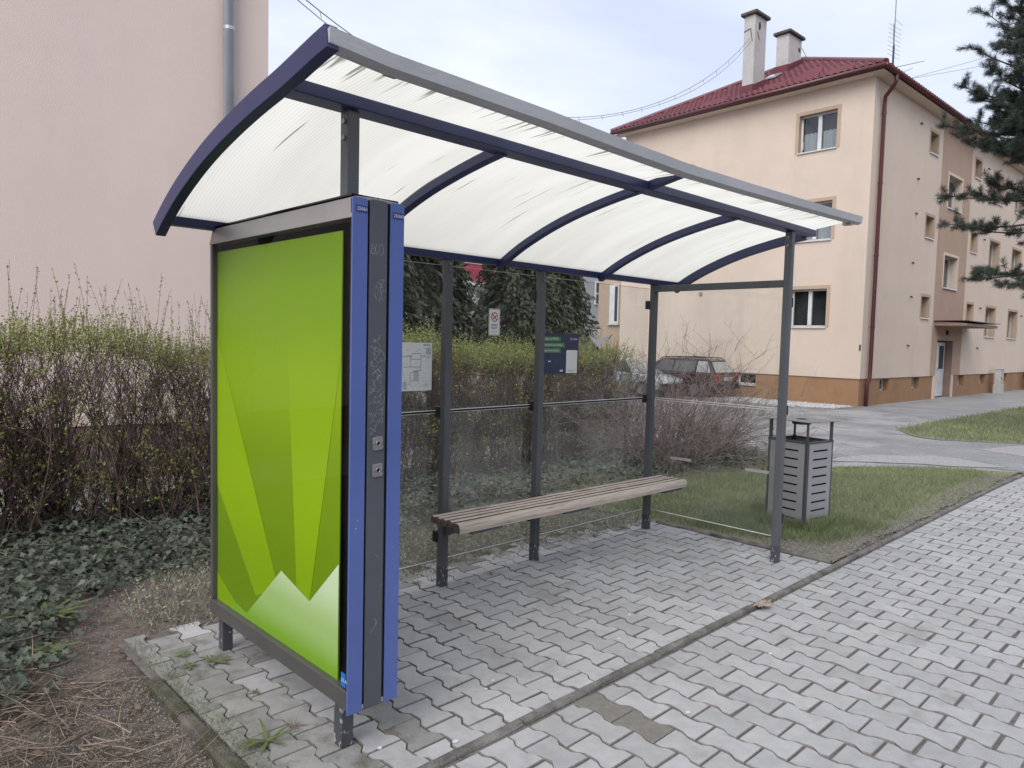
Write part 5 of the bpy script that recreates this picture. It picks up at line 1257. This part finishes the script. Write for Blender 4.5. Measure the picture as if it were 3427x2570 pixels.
P2 = np.concatenate([P2, P2b]); r2_ = np.concatenate([r2_, r2b])
b3, dd = pick(P2, 15000, .1, 1)
P3, r3_ = twigs_from(b3, unit(unit(dd)*.6+rdir(15000)*.7+[0, 0, .35]), rng.uniform(.07, .22, 15000), k=3, wander=.15, r0=.0018, r1=.0009)
top = np.minimum(hgt(P2[:, :, 0])+.05, 9); P2[:, :, 2] = np.minimum(P2[:, :, 2], top+rng.uniform(0, .05, top.shape))
P3[:, :, 2] = np.minimum(P3[:, :, 2], hgt(P3[:, :, 0])+rng.uniform(.04, .12, P3[:, :, 0].shape))
up_ = P2[(P2[:, 0, 2] > .75)]; b3b, ddb = pick(up_, 7000, .1, 1)
P3b, r3b = twigs_from(b3b, unit(unit(ddb)*.6+rdir(7000)*.7+[0, 0, .3]), rng.uniform(.08, .24, 7000), k=3, wander=.15, r0=.0019, r1=.0009)
P3b[:, :, 2] = np.minimum(P3b[:, :, 2], hgt(P3b[:, :, 0])+rng.uniform(0, .10, P3b[:, :, 0].shape))
parts = [np_tubes(P1, r1_, 4), np_tubes(P2, r2_, 3), np_tubes(P3, r3_, 3), np_tubes(P3b, r3b, 3)]
# upright new shoots above the cut line
ns_ = 1000; sx = rng.uniform(hx0, hx1, ns_); sl = np.where(rng.random(ns_) < .30, rng.uniform(.28, .62, ns_), rng.uniform(.10, .26, ns_))*np.where(sx > 3.2, .62, 1)
sb = np.stack([sx, hy+rng.normal(0, .26, ns_), hgt(sx)-.12], 1)
P4, r4_ = twigs_from(sb, unit(np.stack([rng.normal(0, .14, ns_), rng.normal(0, .14, ns_), np.ones(ns_)], 1)), sl+.1, k=5, wander=.05, r0=.0024, r1=.001)
parts.append(np_tubes(P4, r4_, 3))
V, F = merge(parts); ob = np_mesh('branches', V, F, twig_m, hedge, rnd=np.repeat(rng.random(len(V)//12+1), 12)[:len(V)]); ob['kind'] = 'stuff'
# leaves
LC, LD, LL = [], [], []
nt = 52000
x = rng.uniform(hx0, hx1, nt); z = hgt(x)+.015+rng.normal(0, .085, nt)-np.abs(rng.normal(0, .05, nt)); y = hy+np.clip(rng.normal(0, .30, nt), -.52, .52)
LC.append(np.stack([x, y, z], 1)); LD.append(rdir(nt)+[0, 0, .4]); LL.append(rng.uniform(.012, .024, nt))
c4, d4 = pick(P4, 25000, .05, 1.0); LC.append(c4); LD.append(unit(unit(d4)*.5+rdir(25000))); LL.append(rng.uniform(.010, .026, 25000))
nc = 3300; c5, _ = pick(P2, nc, .3, 1)
c5 = np.repeat(c5, 11, axis=0)+rng.normal(0, .026, (nc*11, 3)); LC.append(c5); LD.append(rdir(len(c5))+[0, -.3, .3]); LL.append(rng.uniform(.014, .031, len(c5)))
fr = P2[P2[:, -1, 1] < hy-.12]; c8, _ = pick(fr, 1100, .4, 1); c8 = np.repeat(c8, 10, axis=0)+rng.normal(0, .03, (11000, 3)); LC.append(c8); LD.append(rdir(11000)+[0, -.4, .3]); LL.append(rng.uniform(.012, .036, 11000))
c6, d6 = pick(P3, 9000, .4, 1); LC.append(c6); LD.append(rdir(9000)+[0, 0, .3]); LL.append(rng.uniform(.010, .020, 9000))
LC, LD, LL = np.concatenate(LC), unit(np.concatenate(LD)), np.concatenate(LL)
V, F = np_leaves(LC, LD, rdir(len(LC)), LL, LL*.62, .12)
ob = np_mesh('leaves', V, F, hleaf_m, hedge, rnd=np.repeat(np.clip(rng.normal(.5, .22, len(LC)), 0, 1), 4)); ob['kind'] = 'stuff'

# ---- bare shrub at the hedge end
shrub = thing('bare_shrub', 'leafless tangled red-brown shrub at the right end of the hedge', 'shrub', (8.55, 5.35, 0))
n = 300; a = rng.uniform(0, 2*math.pi, n); rad = np.sqrt(rng.random(n))
base = np.stack([8.45+rad*np.cos(a)*.85, 5.45+rad*np.sin(a)*.55, np.zeros(n)-.02], 1)
out = unit(np.stack([np.cos(a)*rad*.75+rng.normal(0, .28, n)+.18, np.sin(a)*rad*.6+rng.normal(0, .26, n)-.10, np.ones(n)], 1))
P1, r1_ = twigs_from(base, out, rng.uniform(1.0, 1.95, n)*(1-.42*np.clip((base[:, 0]-8.7)/.8, 0, 1)), k=8, wander=.25, lift=-.045, r0=rng.uniform(.003, .008, n), r1=.0014)
b2, dd = pick(P1, 2500, .2, .98)
P2, r2_ = twigs_from(b2, unit(unit(dd)*.7+rdir(2500)*.75+[.05, 0, .1]), rng.uniform(.16, .55, 2500), k=5, wander=.18, lift=-.03, r0=.0028, r1=.001)
b3, dd = pick(P2, 2200, .2, 1)
P3, r3_ = twigs_from(b3, unit(unit(dd)*.6+rdir(2200)*.8), rng.uniform(.05, .2, 2200), k=3, wander=.2, r0=.0016, r1=.0008)
for P in (P1, P2, P3): P[:, :, 2] = np.maximum(P[:, :, 2], .03)
V, F = merge([np_tubes(P1, r1_, 4), np_tubes(P2, r2_, 3), np_tubes(P3, r3_, 3)])
ob = np_mesh('branches', V, F, redtwig_m, shrub, rnd=np.repeat(rng.random(len(V)//12+1), 12)[:len(V)]); ob['kind'] = 'stuff'
c7, d7 = pick(P2, 500, .5, 1); V, F = np_leaves(c7, rdir(500), rdir(500), rng.uniform(.012, .022, 500), rng.uniform(.008, .014, 500))
ob = np_mesh('leaves', V, F, hleaf_m, shrub, rnd=np.repeat(rng.random(500), 4)); ob['kind'] = 'stuff'

# ---- ivy carpet
IV = np.array([(0, 0), (.30, .18), (.20, .48), (.52, .62), (.38, .80), (.62, 1.02), (.30, 1.0), (0, 1.45), (-.30, 1.0), (-.62, 1.02), (-.38, .80), (-.52, .62), (-.20, .48), (-.30, .18)])*np.array([.62, .62])
def ivy_leaves(C, size, tilt=.55):
    n = len(C); Nn = unit(np.stack([rng.normal(0, tilt, n), rng.normal(-.25, tilt, n), np.ones(n)], 1)); D = unit(np.cross(Nn, rdir(n))); S = np.cross(D, Nn)
    s = size[:, None, None]
    cup = (np.abs(IV[:, 0])**1.3)*.22
    V = C[:, None, :] + (S[:, None, :]*IV[None, :, :1] + D[:, None, :]*IV[None, :, 1:] + Nn[:, None, :]*cup[None, :, None])*s
    m = len(IV); i = np.arange(n)[:, None]*m
    h1 = [0, 1, 2, 3, 4, 5, 6, 7]; h2 = [0, 7, 8, 9, 10, 11, 12, 13]
    F = np.concatenate([i+np.array(h1)[None, :], i+np.array(h2)[None, :]])
    return V.reshape(-1, 3), F, m
def in_poly(p, poly):
    x, y = p[:, 0], p[:, 1]; r = np.zeros(len(p), bool); j = len(poly)-1
    for i in range(len(poly)):
        (xi, yi), (xj, yj) = poly[i], poly[j]
        c = ((yi > y) != (yj > y)) & (x < (xj-xi)*(y-yi)/(yj-yi+1e-12)+xi); r ^= c; j = i
    return r
def scatter(poly, n, jag=0.0):
    P = np.array(poly); lo, hi = P.min(0), P.max(0); out = np.zeros((0, 2))
    while len(out) < n:
        q = rng.uniform(lo-jag, hi+jag, (n*2, 2)); k = in_poly(q+rng.normal(0, jag+1e-6, q.shape), poly); out = np.concatenate([out, q[k]])
    return out[:n]
ivy_left = [(-.2, 3.55), (.58, 3.55), (.74, 3.8), (.86, 4.2), (1.05, 4.65), (1.45, 4.92), (2.2, 5.05), (2.6, 5.2), (2.6, 6.9), (-.2, 6.9)]
ivy_back = [(2.4, 5.05), (3.2, 4.75), (4.2, 4.85), (5.4, 5.0), (6.4, 4.95), (7.3, 4.85), (7.9, 4.62), (8.7, 4.42), (9.5, 4.62), (10.0, 5.0), (9.6, 6.7), (2.4, 6.7)]
q = np.concatenate([scatter(ivy_left, 11500, .08), scatter(ivy_back, 13000, .12)])
mound = .05+.10*(np.sin(q[:, 0]*3.1)*np.sin(q[:, 1]*2.7+q[:, 0])*.5+.5)+.03*np.clip((q[:, 1]-5.2)/1.2, 0, 1)+.10*np.exp(-((q[:, 0]-8.6)**2+(q[:, 1]-5.0)**2)/.5)
C3 = np.stack([q[:, 0], q[:, 1], rng.uniform(.15, 1, len(q))*mound], 1)
V, F, m = ivy_leaves(C3, rng.uniform(.028, .074, len(q)), .5)
ivy = np_mesh('ivy', V, F, ivy_m, None, rnd=np.repeat(rng.random(len(q)), m)); tag(ivy, 'dark green ivy carpet under the hedge and along the back of the bay', 'ivy', kind='stuff')
# pale stems trailing over the ivy
st = np.concatenate([scatter(ivy_left, 60), scatter(ivy_back, 90)]); sb = np.stack([st[:, 0], st[:, 1], np.full(len(st), .12)], 1)
P, r = twigs_from(sb, unit(rdir(len(st), -.1, .3)), rng.uniform(.15, .55, len(st)), k=6, wander=.22, r0=.002, r1=.001)
V, F = np_tubes(P, r, 4); tag(np_mesh('dry_stems', V, F, straw_m, None, rnd=np.repeat(rng.random(len(st)), 24)), 'pale dry stems trailing over the ivy', 'stems', kind='stuff')

# ---- grass
def blades(poly, n, hmin, hmax, w, jag=.04, lean=.55, zoff=-.014):
    q = scatter(poly, n, jag); C = np.stack([q[:, 0], q[:, 1], gz(q[:, 0])+zoff], 1)
    D = unit(np.stack([rng.normal(0, lean, n), rng.normal(0, lean, n), np.ones(n)], 1)); L_ = rng.uniform(hmin, hmax, n)
    patch = .55+.45*np.sin(q[:, 0]*1.9+1)*np.sin(q[:, 1]*2.3)
    V, F = np_leaves(C, D, rdir(n, -.2, .2), L_, np.full(n, w))
    return V, F, np.repeat(np.clip(.25+.5*patch*.6+rng.normal(0, .22, n), 0, 1), 4)
lawn_poly = [(5.62, 2.75), (6.1, 2.42), (7.2, 2.28), (9.5, 2.42), (11.2, 2.40), (11.5, 2.55), (11.05, 3.05), (10.45, 3.5), (9.75, 3.9), (9.6, 4.5), (8.6, 4.35), (7.6, 4.75), (6.5, 4.95), (5.55, 4.9), (5.5, 3.6)]
g1 = blades(lawn_poly, 52000, .028, .075, .0045); g2 = blades([(5.9, 2.35), (7, 2.2), (6.9, 3.4), (5.6, 3.4)], 9000, .04, .10, .004)
g3 = blades([(6.2, 2.12), (11.8, 2.12), (11.4, 2.5), (9.5, 2.5), (7.2, 2.32)], 2600, .02, .06, .004, .05, .9)
V, F = merge([g1[:2], g2[:2], g3[:2]]); lg = np_mesh('lawn_grass', V, F, grass_m, None, rnd=np.concatenate([g1[2], g2[2], g3[2]])); tag(lg, 'short worn grass of the near lawn around the litter bin', 'grass', kind='stuff')
V, F, r = blades(far_turf_pts[:6]+[(34, 2.3), (34, 4.9)]+far_turf_pts[8:], 26000, .05, .13, .012, .06); tag(np_mesh('far_grass', V, F, grass_m, None, rnd=r), 'worn grass of the far verge across the lane', 'grass', kind='stuff')
tuft = [(6.15, 2.52), (6.62, 2.50), (6.72, 2.7), (6.3, 2.66), (6.22, 3.05), (6.1, 3.0)]
V, F, r = blades(tuft, 2600, .06, .17, .005, .02, .35); tag(np_mesh('grass_tuft', V, F, grass_m, None, rnd=r*.6+.2), 'longer grass tuft round the foot of the litter bin', 'grass', kind='stuff')
back_strip = [(1.3, 4.05), (2.2, 3.95), (3.0, 3.86), (4.0, 3.86), (5.4, 3.70), (5.6, 3.9), (5.6, 4.9), (4.2, 4.9), (3.2, 4.8), (2.3, 5.1), (1.5, 4.95), (1.2, 4.4)]
a1 = blades(back_strip, 11500, .025, .085, .0045, .07, .75); a2 = blades([(1.2, 3.98), (5.3, 3.66), (5.3, 3.9), (1.2, 4.1)], 1500, .02, .06, .004, .05, .8)
q = scatter(back_strip, 5200, .06); Cc = np.stack([q[:, 0], q[:, 1], rng.uniform(0, .06, len(q))], 1); V3, F3 = np_leaves(Cc, rdir(len(q), -.1, .8), rdir(len(q)), rng.uniform(.012, .03, len(q)), rng.uniform(.006, .014, len(q)))
V, F = merge([a1[:2], a2[:2], (V3, F3)]); tag(np_mesh('rough_grass', V, F, pale_grass_m, None, rnd=np.concatenate([a1[2], a2[2], np.repeat(rng.random(len(q)), 4)])), 'pale rough grass and creeping weeds behind the back glass', 'grass', kind='stuff')

# ---- litter on the soil
soil_poly = [(-.2, 1.6), (1.03, 1.6), (1.03, 3.3), (1.08, 3.85), (1.35, 4.1), (1.6, 4.6), (1.2, 4.85), (.85, 4.6), (.6, 3.9), (.4, 3.5), (-.2, 3.5)]
def litter_twigs(poly, n, lmin, lmax, rmin, rmax, zmax=.02):
    q = scatter(poly, n, .03); C = np.stack([q[:, 0], q[:, 1], -.026+rng.uniform(.002, zmax, n)], 1); D = unit(rdir(n, -.06, .10))
    P, r = twigs_from(C, D, rng.uniform(lmin, lmax, n), k=4, wander=.14, r0=rng.uniform(rmin, rmax, n), r1=rmin*.6)
    P[:, :, 2] = np.maximum(P[:, :, 2], -.028); V, F = np_tubes(P, r, 4); return V, F, np.repeat(rng.random(n), 16)
t1 = litter_twigs(soil_poly, 3000, .015, .07, .0008, .0018); t2 = litter_twigs([(.1, 2.1), (.95, 2.1), (.85, 3.2), (.75, 3.9), (.3, 3.6)], 650, .08, .34, .0018, .0048, .05)
t3 = litter_twigs([(1.1, 3.95), (5.3, 3.75), (5.3, 4.0), (1.3, 4.3)], 700, .02, .09, .0008, .0016, .035)
V, F = merge([t1[:2], t2[:2], t3[:2]]); tag(np_mesh('twig_litter', V, F, straw_m, None, rnd=np.concatenate([t1[2], t2[2], t3[2]])), 'dry twigs and straw scattered over the brown soil', 'twigs', kind='stuff')
OC = np.array([(1, 0, 0), (0, 1, 0), (-1, 0, 0), (0, -1, 0), (0, 0, .7), (0, 0, -.5)]); OF = np.array([(0, 1, 4), (1, 2, 4), (2, 3, 4), (3, 0, 4), (1, 0, 5), (2, 1, 5), (3, 2, 5), (0, 3, 5)])
def pebbles(polys, rmin, rmax, z=-.024):
    q = np.concatenate([scatter(p, n, .03) for p, n in polys]); n = len(q); s = rng.uniform(rmin, rmax, n)
    V = OC[None]*s[:, None, None]*rng.uniform(.7, 1.3, (n, 6, 1)); a = rng.uniform(0, 6.3, n); ca, sa = np.cos(a)[:, None], np.sin(a)[:, None]
    V = np.stack([V[:, :, 0]*ca-V[:, :, 1]*sa, V[:, :, 0]*sa+V[:, :, 1]*ca, V[:, :, 2]], 2)+np.stack([q[:, 0], q[:, 1], z+gz(q[:, 0])+s*.3], 1)[:, None, :]
    F = (np.arange(n)[:, None, None]*6+OF[None]).reshape(-1, 3); return V.reshape(-1, 3), F, np.repeat(rng.random(n), 6)
V, F, r = pebbles([([(.35, 1.6), (1.05, 1.6), (1.05, 3.6), (.7, 3.6)], 5200), (soil_poly, 2500)], .0022, .0062)
tag(np_mesh('soil_gravel', V, F, pebble_m, None, rnd=r), 'fine gravel mixed into the soil beside the bay edging', 'gravel', kind='stuff')
V, F, r = pebbles([([(5.5, 2.12), (7.6, 2.1), (6.9, 2.35), (6.2, 2.5), (5.7, 2.75), (5.5, 2.7)], 5200), ([(7, 2.1), (11.5, 2.1), (11.2, 2.38), (9.5, 2.42), (7.4, 2.3)], 5200)], .0025, .0075, -.012)
tag(np_mesh('kerb_gravel', V, F, pebble_m, None, rnd=r), 'loose gravel in the corner between kerb and lawn', 'gravel', kind='stuff')
V, F, r = pebbles([([(-1, 1.992), (6, 1.992), (6, 2.022), (-1, 2.022)], 2400), ([(1.13, 2.1), (1.17, 2.1), (1.17, 3.9), (1.13, 3.9)], 500), ([(1.2, 3.6), (5.3, 3.55), (5.3, 3.95), (1.2, 3.98)], 700)], .0012, .0036, -.006)
tag(np_mesh('joint_grit', V, F, pebble_m, None, rnd=r), 'grit lying along the pavement kerb and at the back of the bay', 'grit', kind='stuff')
V, F, r = pebbles([([(22.8, 8.45), (21.4, 8.5), (20.9, 10), (21.2, 12.5), (22.9, 12.5)], 3000)], .02, .05, -.01)
tag(np_mesh('gable_pebbles', V, F, pm('white_pebble', (.52, .52, .51), (.40, .40, .39), rough=.8, attr=.2), None, rnd=r), 'pale pebbles strewn along the foot of the gable', 'pebbles', kind='stuff')
q = np.concatenate([scatter(soil_poly, 130), scatter([(1.1, 4.0), (5.3, 3.8), (5.3, 4.4), (1.5, 4.8)], 150)]); C = np.stack([q[:, 0], q[:, 1], rng.uniform(-.02, .015, len(q))], 1)
V, F = np_leaves(C, rdir(len(q), -.1, .25), unit(rdir(len(q), .4, 1)), rng.uniform(.02, .06, len(q)), rng.uniform(.012, .035, len(q)), .2)
tag(np_mesh('dead_leaves', V, F, deadleaf_m, None, rnd=np.repeat(rng.random(len(q)), 4)), 'brown dead leaves scattered on the soil and behind the bay', 'leaves', kind='stuff')

# ---- weeds in the joints, each one a plant
def rosette(x, y, n, lmin, lmax, w, label, mat=grass_m, z=0.0, up=.5, rnd=.5, serr=True):
    V, F = [], []
    for i in range(n):
        a = 2*math.pi*i/n+random.uniform(-.4, .4); L_ = random.uniform(lmin, lmax); el = random.uniform(.15, 1.0)*up; k = 6; o = len(V)
        for j in range(k+1):
            t = j/k; r = L_*t*math.cos(el*(1-.5*t)); h = L_*(math.sin(el)*t-.55*math.sin(el)*t*t); ww = w*math.sin(math.pi*(.12+.80*t))*(1 if not serr or j % 2 else .62)
            V += [(x+r*math.cos(a)-ww*math.sin(a), y+r*math.sin(a)+ww*math.cos(a), z+.004+h), (x+r*math.cos(a)+ww*math.sin(a), y+r*math.sin(a)-ww*math.cos(a), z+.004+h)]
        F += [(o+2*j, o+2*j+1, o+2*j+3, o+2*j+2) for j in range(k)]
    ob = np_mesh('weed', np.array(V), np.array(F), mat, None, rnd=np.full(len(V), rnd)); ob['group'] = 'weeds growing around the waiting bay'
    return tag(ob, label, 'weed')
weed_m = pm('weed_leaf', (0.175, 0.215, 0.085), (0.12, 0.155, 0.06), rough=.5, vscale=30, trans=.2)
for a in ((1.25, 2.61, 13, .06, .15, .008, 'large spiky weed beside the bay edging near the front case leg'), (1.38, 2.64, 16, .03, .07, .0022, 'dry reddish grass tuft just behind the front case leg'), (1.375, 3.42, 5, .06, .11, .013, 'broad-leaved young weed by the rear case leg'),
          (1.28, 3.60, 26, .03, .075, .003, 'grassy tuft on the paving left of the rear case leg'), (1.26, 3.46, 9, .03, .07, .006, 'low leafy weed in front of the grassy tuft near the rear case leg'), (1.38, 3.01, 8, .02, .05, .004, 'tiny weed in a joint under the poster bottom rail'),
          (3.05, 3.80, 12, .04, .09, .005, 'weed in the joints under the left bench end'), (3.30, 3.55, 7, .03, .06, .005, 'small weed between the first two bench posts'), (4.62, 3.72, 16, .03, .07, .005, 'pale weed clump under the middle of the bench'), (5.02, 3.74, 18, .04, .09, .004, 'grassy weed beside the foot of the corner post'), (2.80, 3.72, 9, .03, .06, .004, 'flat mossy weed left of the first bench post'), (5.45, 2.86, 14, .03, .07, .004, 'green tuft on the thin edging by the lawn')):
    rosette(*a[:6], a[6], mat=weed_m if a[5] > .0025 else straw_m)
rosette(.89, 4.50, 14, .14, .27, .020, 'big dandelion rosette at the edge of the ivy', weed_m, .02, .9)
rosette(.80, 4.02, 16, .07, .14, .016, 'low leafy rosette in front of the dandelion', weed_m, .02, .7)
rosette(2.02, 5.0, 6, .15, .24, .016, 'pale upright dock leaves at the ivy edge beside the case', weed_m, .03, 1.2)
rosette(5.9, 4.85, 22, .10, .22, .006, 'bright grass clump at the ivy edge behind the bench', weed_m, 0, 1.2, serr=False)
# moss and grass along the near edging
V, F, r = blades([(1.12, 2.3), (1.18, 2.3), (1.18, 3.9), (1.12, 3.9)], 900, .012, .045, .003, .02, .8, 0); tag(np_mesh('edging_grass', V, F, pale_grass_m, None, rnd=r), 'thin grass along the mossy bay edging', 'grass', kind='stuff')
# crumpled brown leaf on the kerb
lf = np.array([(math.cos(t)*(.085+.022*math.sin(5*t)), math.sin(t)*(.042+.012*math.sin(7*t))) for t in np.linspace(0, 2*math.pi, 25)[:-1]])
V = np.concatenate([[(4.15, 2.0, .022)], np.stack([4.15+lf[:, 0]*.9+lf[:, 1]*.3, 2.0+lf[:, 1]-.1*lf[:, 0], .016+.018*np.abs(np.sin(np.arange(24)*1.7))], 1)])
tag(np_mesh('dry_leaf', V, np.array([(0, i+1, (i+1) % 24+1) for i in range(24)]), pm('pale_dry_leaf', (.42, .335, .265), (.28, .21, .16), rough=.8, vscale=25), None, rnd=np.full(25, .8)), 'curled pale brown dry leaf lying on the pavement kerb', 'leaf')
# chewing gum spots
gum_m = pm('gum', (.62, .62, .63), rough=.7)
gum = [(2.18, 2.36, 'larger of two gum spots side by side on the bay pavers'), (2.26, 2.40, 'smaller of two gum spots side by side on the bay pavers'), (1.55, 2.28, 'gum spot on the bay paver nearest the front case leg'), (1.80, 2.12, 'gum spot on the bay side of the kerb near the case'), (3.10, 2.30, 'gum spot on the bay pavers in front of the bench middle, near the kerb'), (3.42, 2.47, 'gum spot on the bay pavers, midway between kerb and bench'), (2.70, 1.62, 'gum spot on the pavement beside the two brown pavers'), (3.55, 1.66, 'gum spot on the pavement past the brown pavers'), (4.5, 2.3, 'gum spot on the bay pavers before the far front post')]
for i, (x, y, lab) in enumerate(gum):
    r0 = random.uniform(.008, .016); pts = [(x+r0*random.uniform(.75, 1.1)*math.cos(q), y+r0*random.uniform(.5, .9)*math.sin(q), .0028) for q in np.linspace(0, 2*math.pi, 11)[:-1]]
    o = MB().prism(pts, (0, 0, -.0024)).build('gum_spot', gum_m)
    tag(o, lab, 'gum', 'gum spots on the paving')

# ---- pine at the right edge
bark_m = pm('pine_bark', (.085, .065, .055), (.045, .035, .03), rough=.95, vscale=8, bump=.8, bscale=20, stretch=(1, 1, .3))
needle_m = pm('pine_needle', (0.072, 0.096, 0.074), (0.040, 0.056, 0.046), rough=.5, vscale=2, attr=.40, spec=.35)
TX, TY = 18.4, 2.75
pine = thing('pine_tree', 'dark long-needled pine reaching in from the right edge', 'tree', (TX, TY, -.16))
MB().tube([(TX, TY, -.2), (TX+.05, TY-.03, 3), (TX-.02, TY, 6), (TX+.04, TY+.03, 9), (TX, TY, 11.6)], [.22, .19, .15, .10, .03], 10).build('trunk', bark_m, pine, smooth=True)
br = []
for (tx, ty, tz, z0) in ((17.5, 4.25, 8.57, 7.4), (17.7, 4.0, 8.8, 7.8), (17.5, 4.62, 7.18, 6.5), (17.3, 4.45, 7.9, 7.0), (17.4, 4.9, 6.42, 6.0), (17.8, 4.6, 6.1, 5.7), (17.5, 4.78, 4.93, 4.9), (17.9, 4.4, 5.0, 4.8), (17.5, 4.75, 4.32, 4.35), (17.9, 4.3, 4.25, 4.2), (17.5, 4.15, 3.16, 3.5), (18.0, 4.2, 3.35, 3.4), (17.3, 3.6, 3.0, 3.3), (17.2, 4.1, 5.8, 5.4), (17.0, 4.2, 6.9, 6.2), (17.6, 3.9, 8.1, 7.2), (17.6, 4.1, 7.4, 6.6), (18.2, 4.5, 6.6, 6.1), (17.9, 4.4, 7.0, 6.3), (17.2, 4.3, 6.2, 5.8), (17.5, 4.0, 9.3, 8.2)):
    br.append(((TX, TY, z0), (tx, ty, tz)))
for i in range(46):
    z0 = random.uniform(3.2, 10.6); a = random.uniform(-3.5, .9) if z0 < 8.6 else random.uniform(0, 6.28); L_ = 2.0*(1-.55*max(0, (z0-7)/4))*random.uniform(.7, 1.05)
    br.append(((TX, TY, z0), (TX+L_*math.cos(a), TY+L_*math.sin(a), z0+random.uniform(-.15, .5))))
for i in range(34):
    z0 = random.uniform(4.8, 9.6); a = random.uniform(1.25, 3.3); L_ = random.uniform(1.1, 1.75)*(1-.3*max(0, (z0-7)/3)); br.append(((TX, TY, z0), (TX+L_*math.cos(a), TY+L_*math.sin(a), z0+random.uniform(-.1, .55))))
tub, tips, dirs = MB(), [], []
for b0, b1 in br:
    b0, b1 = Vector(b0), Vector(b1); L_ = (b1-b0).length; mid = b0+(b1-b0)*.5+Vector((random.uniform(-.1, .1), random.uniform(-.1, .1), -.12)); 
    path = [b0, b0+(mid-b0)*.5, mid, mid+(b1-mid)*.55+Vector((0, 0, -.04)), b1]; tub.tube(path, [.035, .028, .020, .013, .006], 5, cap=False)
    for k in range(20):
        t = random.uniform(.38, 1.0); i = min(int(t*4), 3); p = path[i]+(path[i+1]-path[i])*(t*4-i); d = (b1-b0).normalized()
        sd_ = (d*.7+Vector((random.uniform(-1, 1), random.uniform(-1, 1), random.uniform(-.25, .75)))).normalized(); sl_ = random.uniform(.16, .42)*(1.1-.3*t)
        e_p = p+sd_*sl_; tub.tube([p, p+sd_*sl_*.5+Vector((0, 0, -.02)), e_p], [.008, .006, .004], 4, cap=False)
        for u in (.55, .78, 1.0): tips.append(tuple(p+sd_*sl_*u)); dirs.append(tuple(sd_))
    tips.append(tuple(b1)); dirs.append(tuple((b1-b0).normalized()))
tub.build('branches', bark_m, pine)
T = np.array(tips); Dd = np.array(dirs); nn = 56; C = np.repeat(T, nn, axis=0); DD = unit(np.repeat(Dd, nn, axis=0)*.75+rdir(len(C)))
C = C - np.repeat(Dd, nn, axis=0)*rng.uniform(0, .08, (len(C), 1)); Ln = rng.uniform(.07, .135, len(C))
V, F = np_leaves(C, DD, rdir(len(C)), Ln, np.full(len(C), .0055))
ob = np_mesh('crown', V, F, needle_m, pine, rnd=np.repeat(np.clip(rng.normal(.5, .15, len(C))+np.repeat(rng.normal(0, .18, len(T)), nn), 0, 1), 4)); ob['kind'] = 'stuff'

# ---- dense conifers behind the hedge
con_m = pm('conifer_spray', (0.105, 0.118, 0.072), (0.060, 0.070, 0.045), rough=.65, vscale=1.4, attr=.45, spec=.25)
def conifer(x, y, h, rad, label, n=9500):
    root = thing('conifer', label, 'tree', (x, y, float(gz(x))), group='conifers behind the hedge')
    MB().tube([(x, y, -.2), (x, y, h*.9)], [.14, .02], 8).build('trunk', bark_m, root)
    z = rng.uniform(.15, 1, n)**.9*h; a = rng.uniform(0, 2*math.pi, n); lob = 1+.20*np.sin(a*5+z*2.3)+.12*np.sin(a*9-z*5)
    rr = rad*np.clip(1.15-z/h, .03, 1)**.62*lob*np.clip(rng.beta(5, 1.3, n), .25, 1)
    C = np.stack([x+rr*np.cos(a), y+rr*np.sin(a), z], 1); out = np.stack([np.cos(a), np.sin(a), np.zeros(n)], 1)
    D = unit(out*.75+np.array([0, 0, -.75])+rng.normal(0, .35, (n, 3))); V, F = np_leaves(C, D, unit(out+rng.normal(0, .5, (n, 3))), rng.uniform(.10, .24, n), rng.uniform(.05, .11, n), .15)
    ob = np_mesh('crown', V, F, con_m, root, rnd=np.repeat(np.clip(.5+.25*np.sin(a*5+z*2.3)+rng.normal(0, .18, n), 0, 1), 4)); ob['kind'] = 'stuff'
    # thin limbs inside
    b = np.stack([np.full(60, x), np.full(60, y), rng.uniform(.3, h*.85, 60)], 1); aa = rng.uniform(0, 6.28, 60); P, r = twigs_from(b, unit(np.stack([np.cos(aa), np.sin(aa), np.full(60, .2)], 1)), rad*.8*np.clip(1.1-b[:, 2]/h, .1, 1), k=4, wander=.1, r0=.02, r1=.006)
    V, F = np_tubes(P, r, 4); np_mesh('limbs', V, F, bark_m, root)
for a in ((9.3, 13.0, 4.7, 1.25, 'dark conifer behind the hedge, seen beside the blue edge strip'), (10.6, 13.6, 4.4, 1.12, 'dark drooping conifer seen left of the crimson band'), (12.85, 13.2, 4.5, 1.22, 'dark conifer seen between the no-smoking notice and the navy poster'), (15.35, 14.2, 4.6, 1.35, 'dark conifer seen beside the cream gable, behind the bird sticker'), (17.1, 15.8, 4.2, 1.1, 'small dark conifer tucked beside the annex of the cream block'), (8.0, 12.2, 4.3, 1.0, 'dark conifer standing beyond the end of the pink wall')):
    conifer(*a)
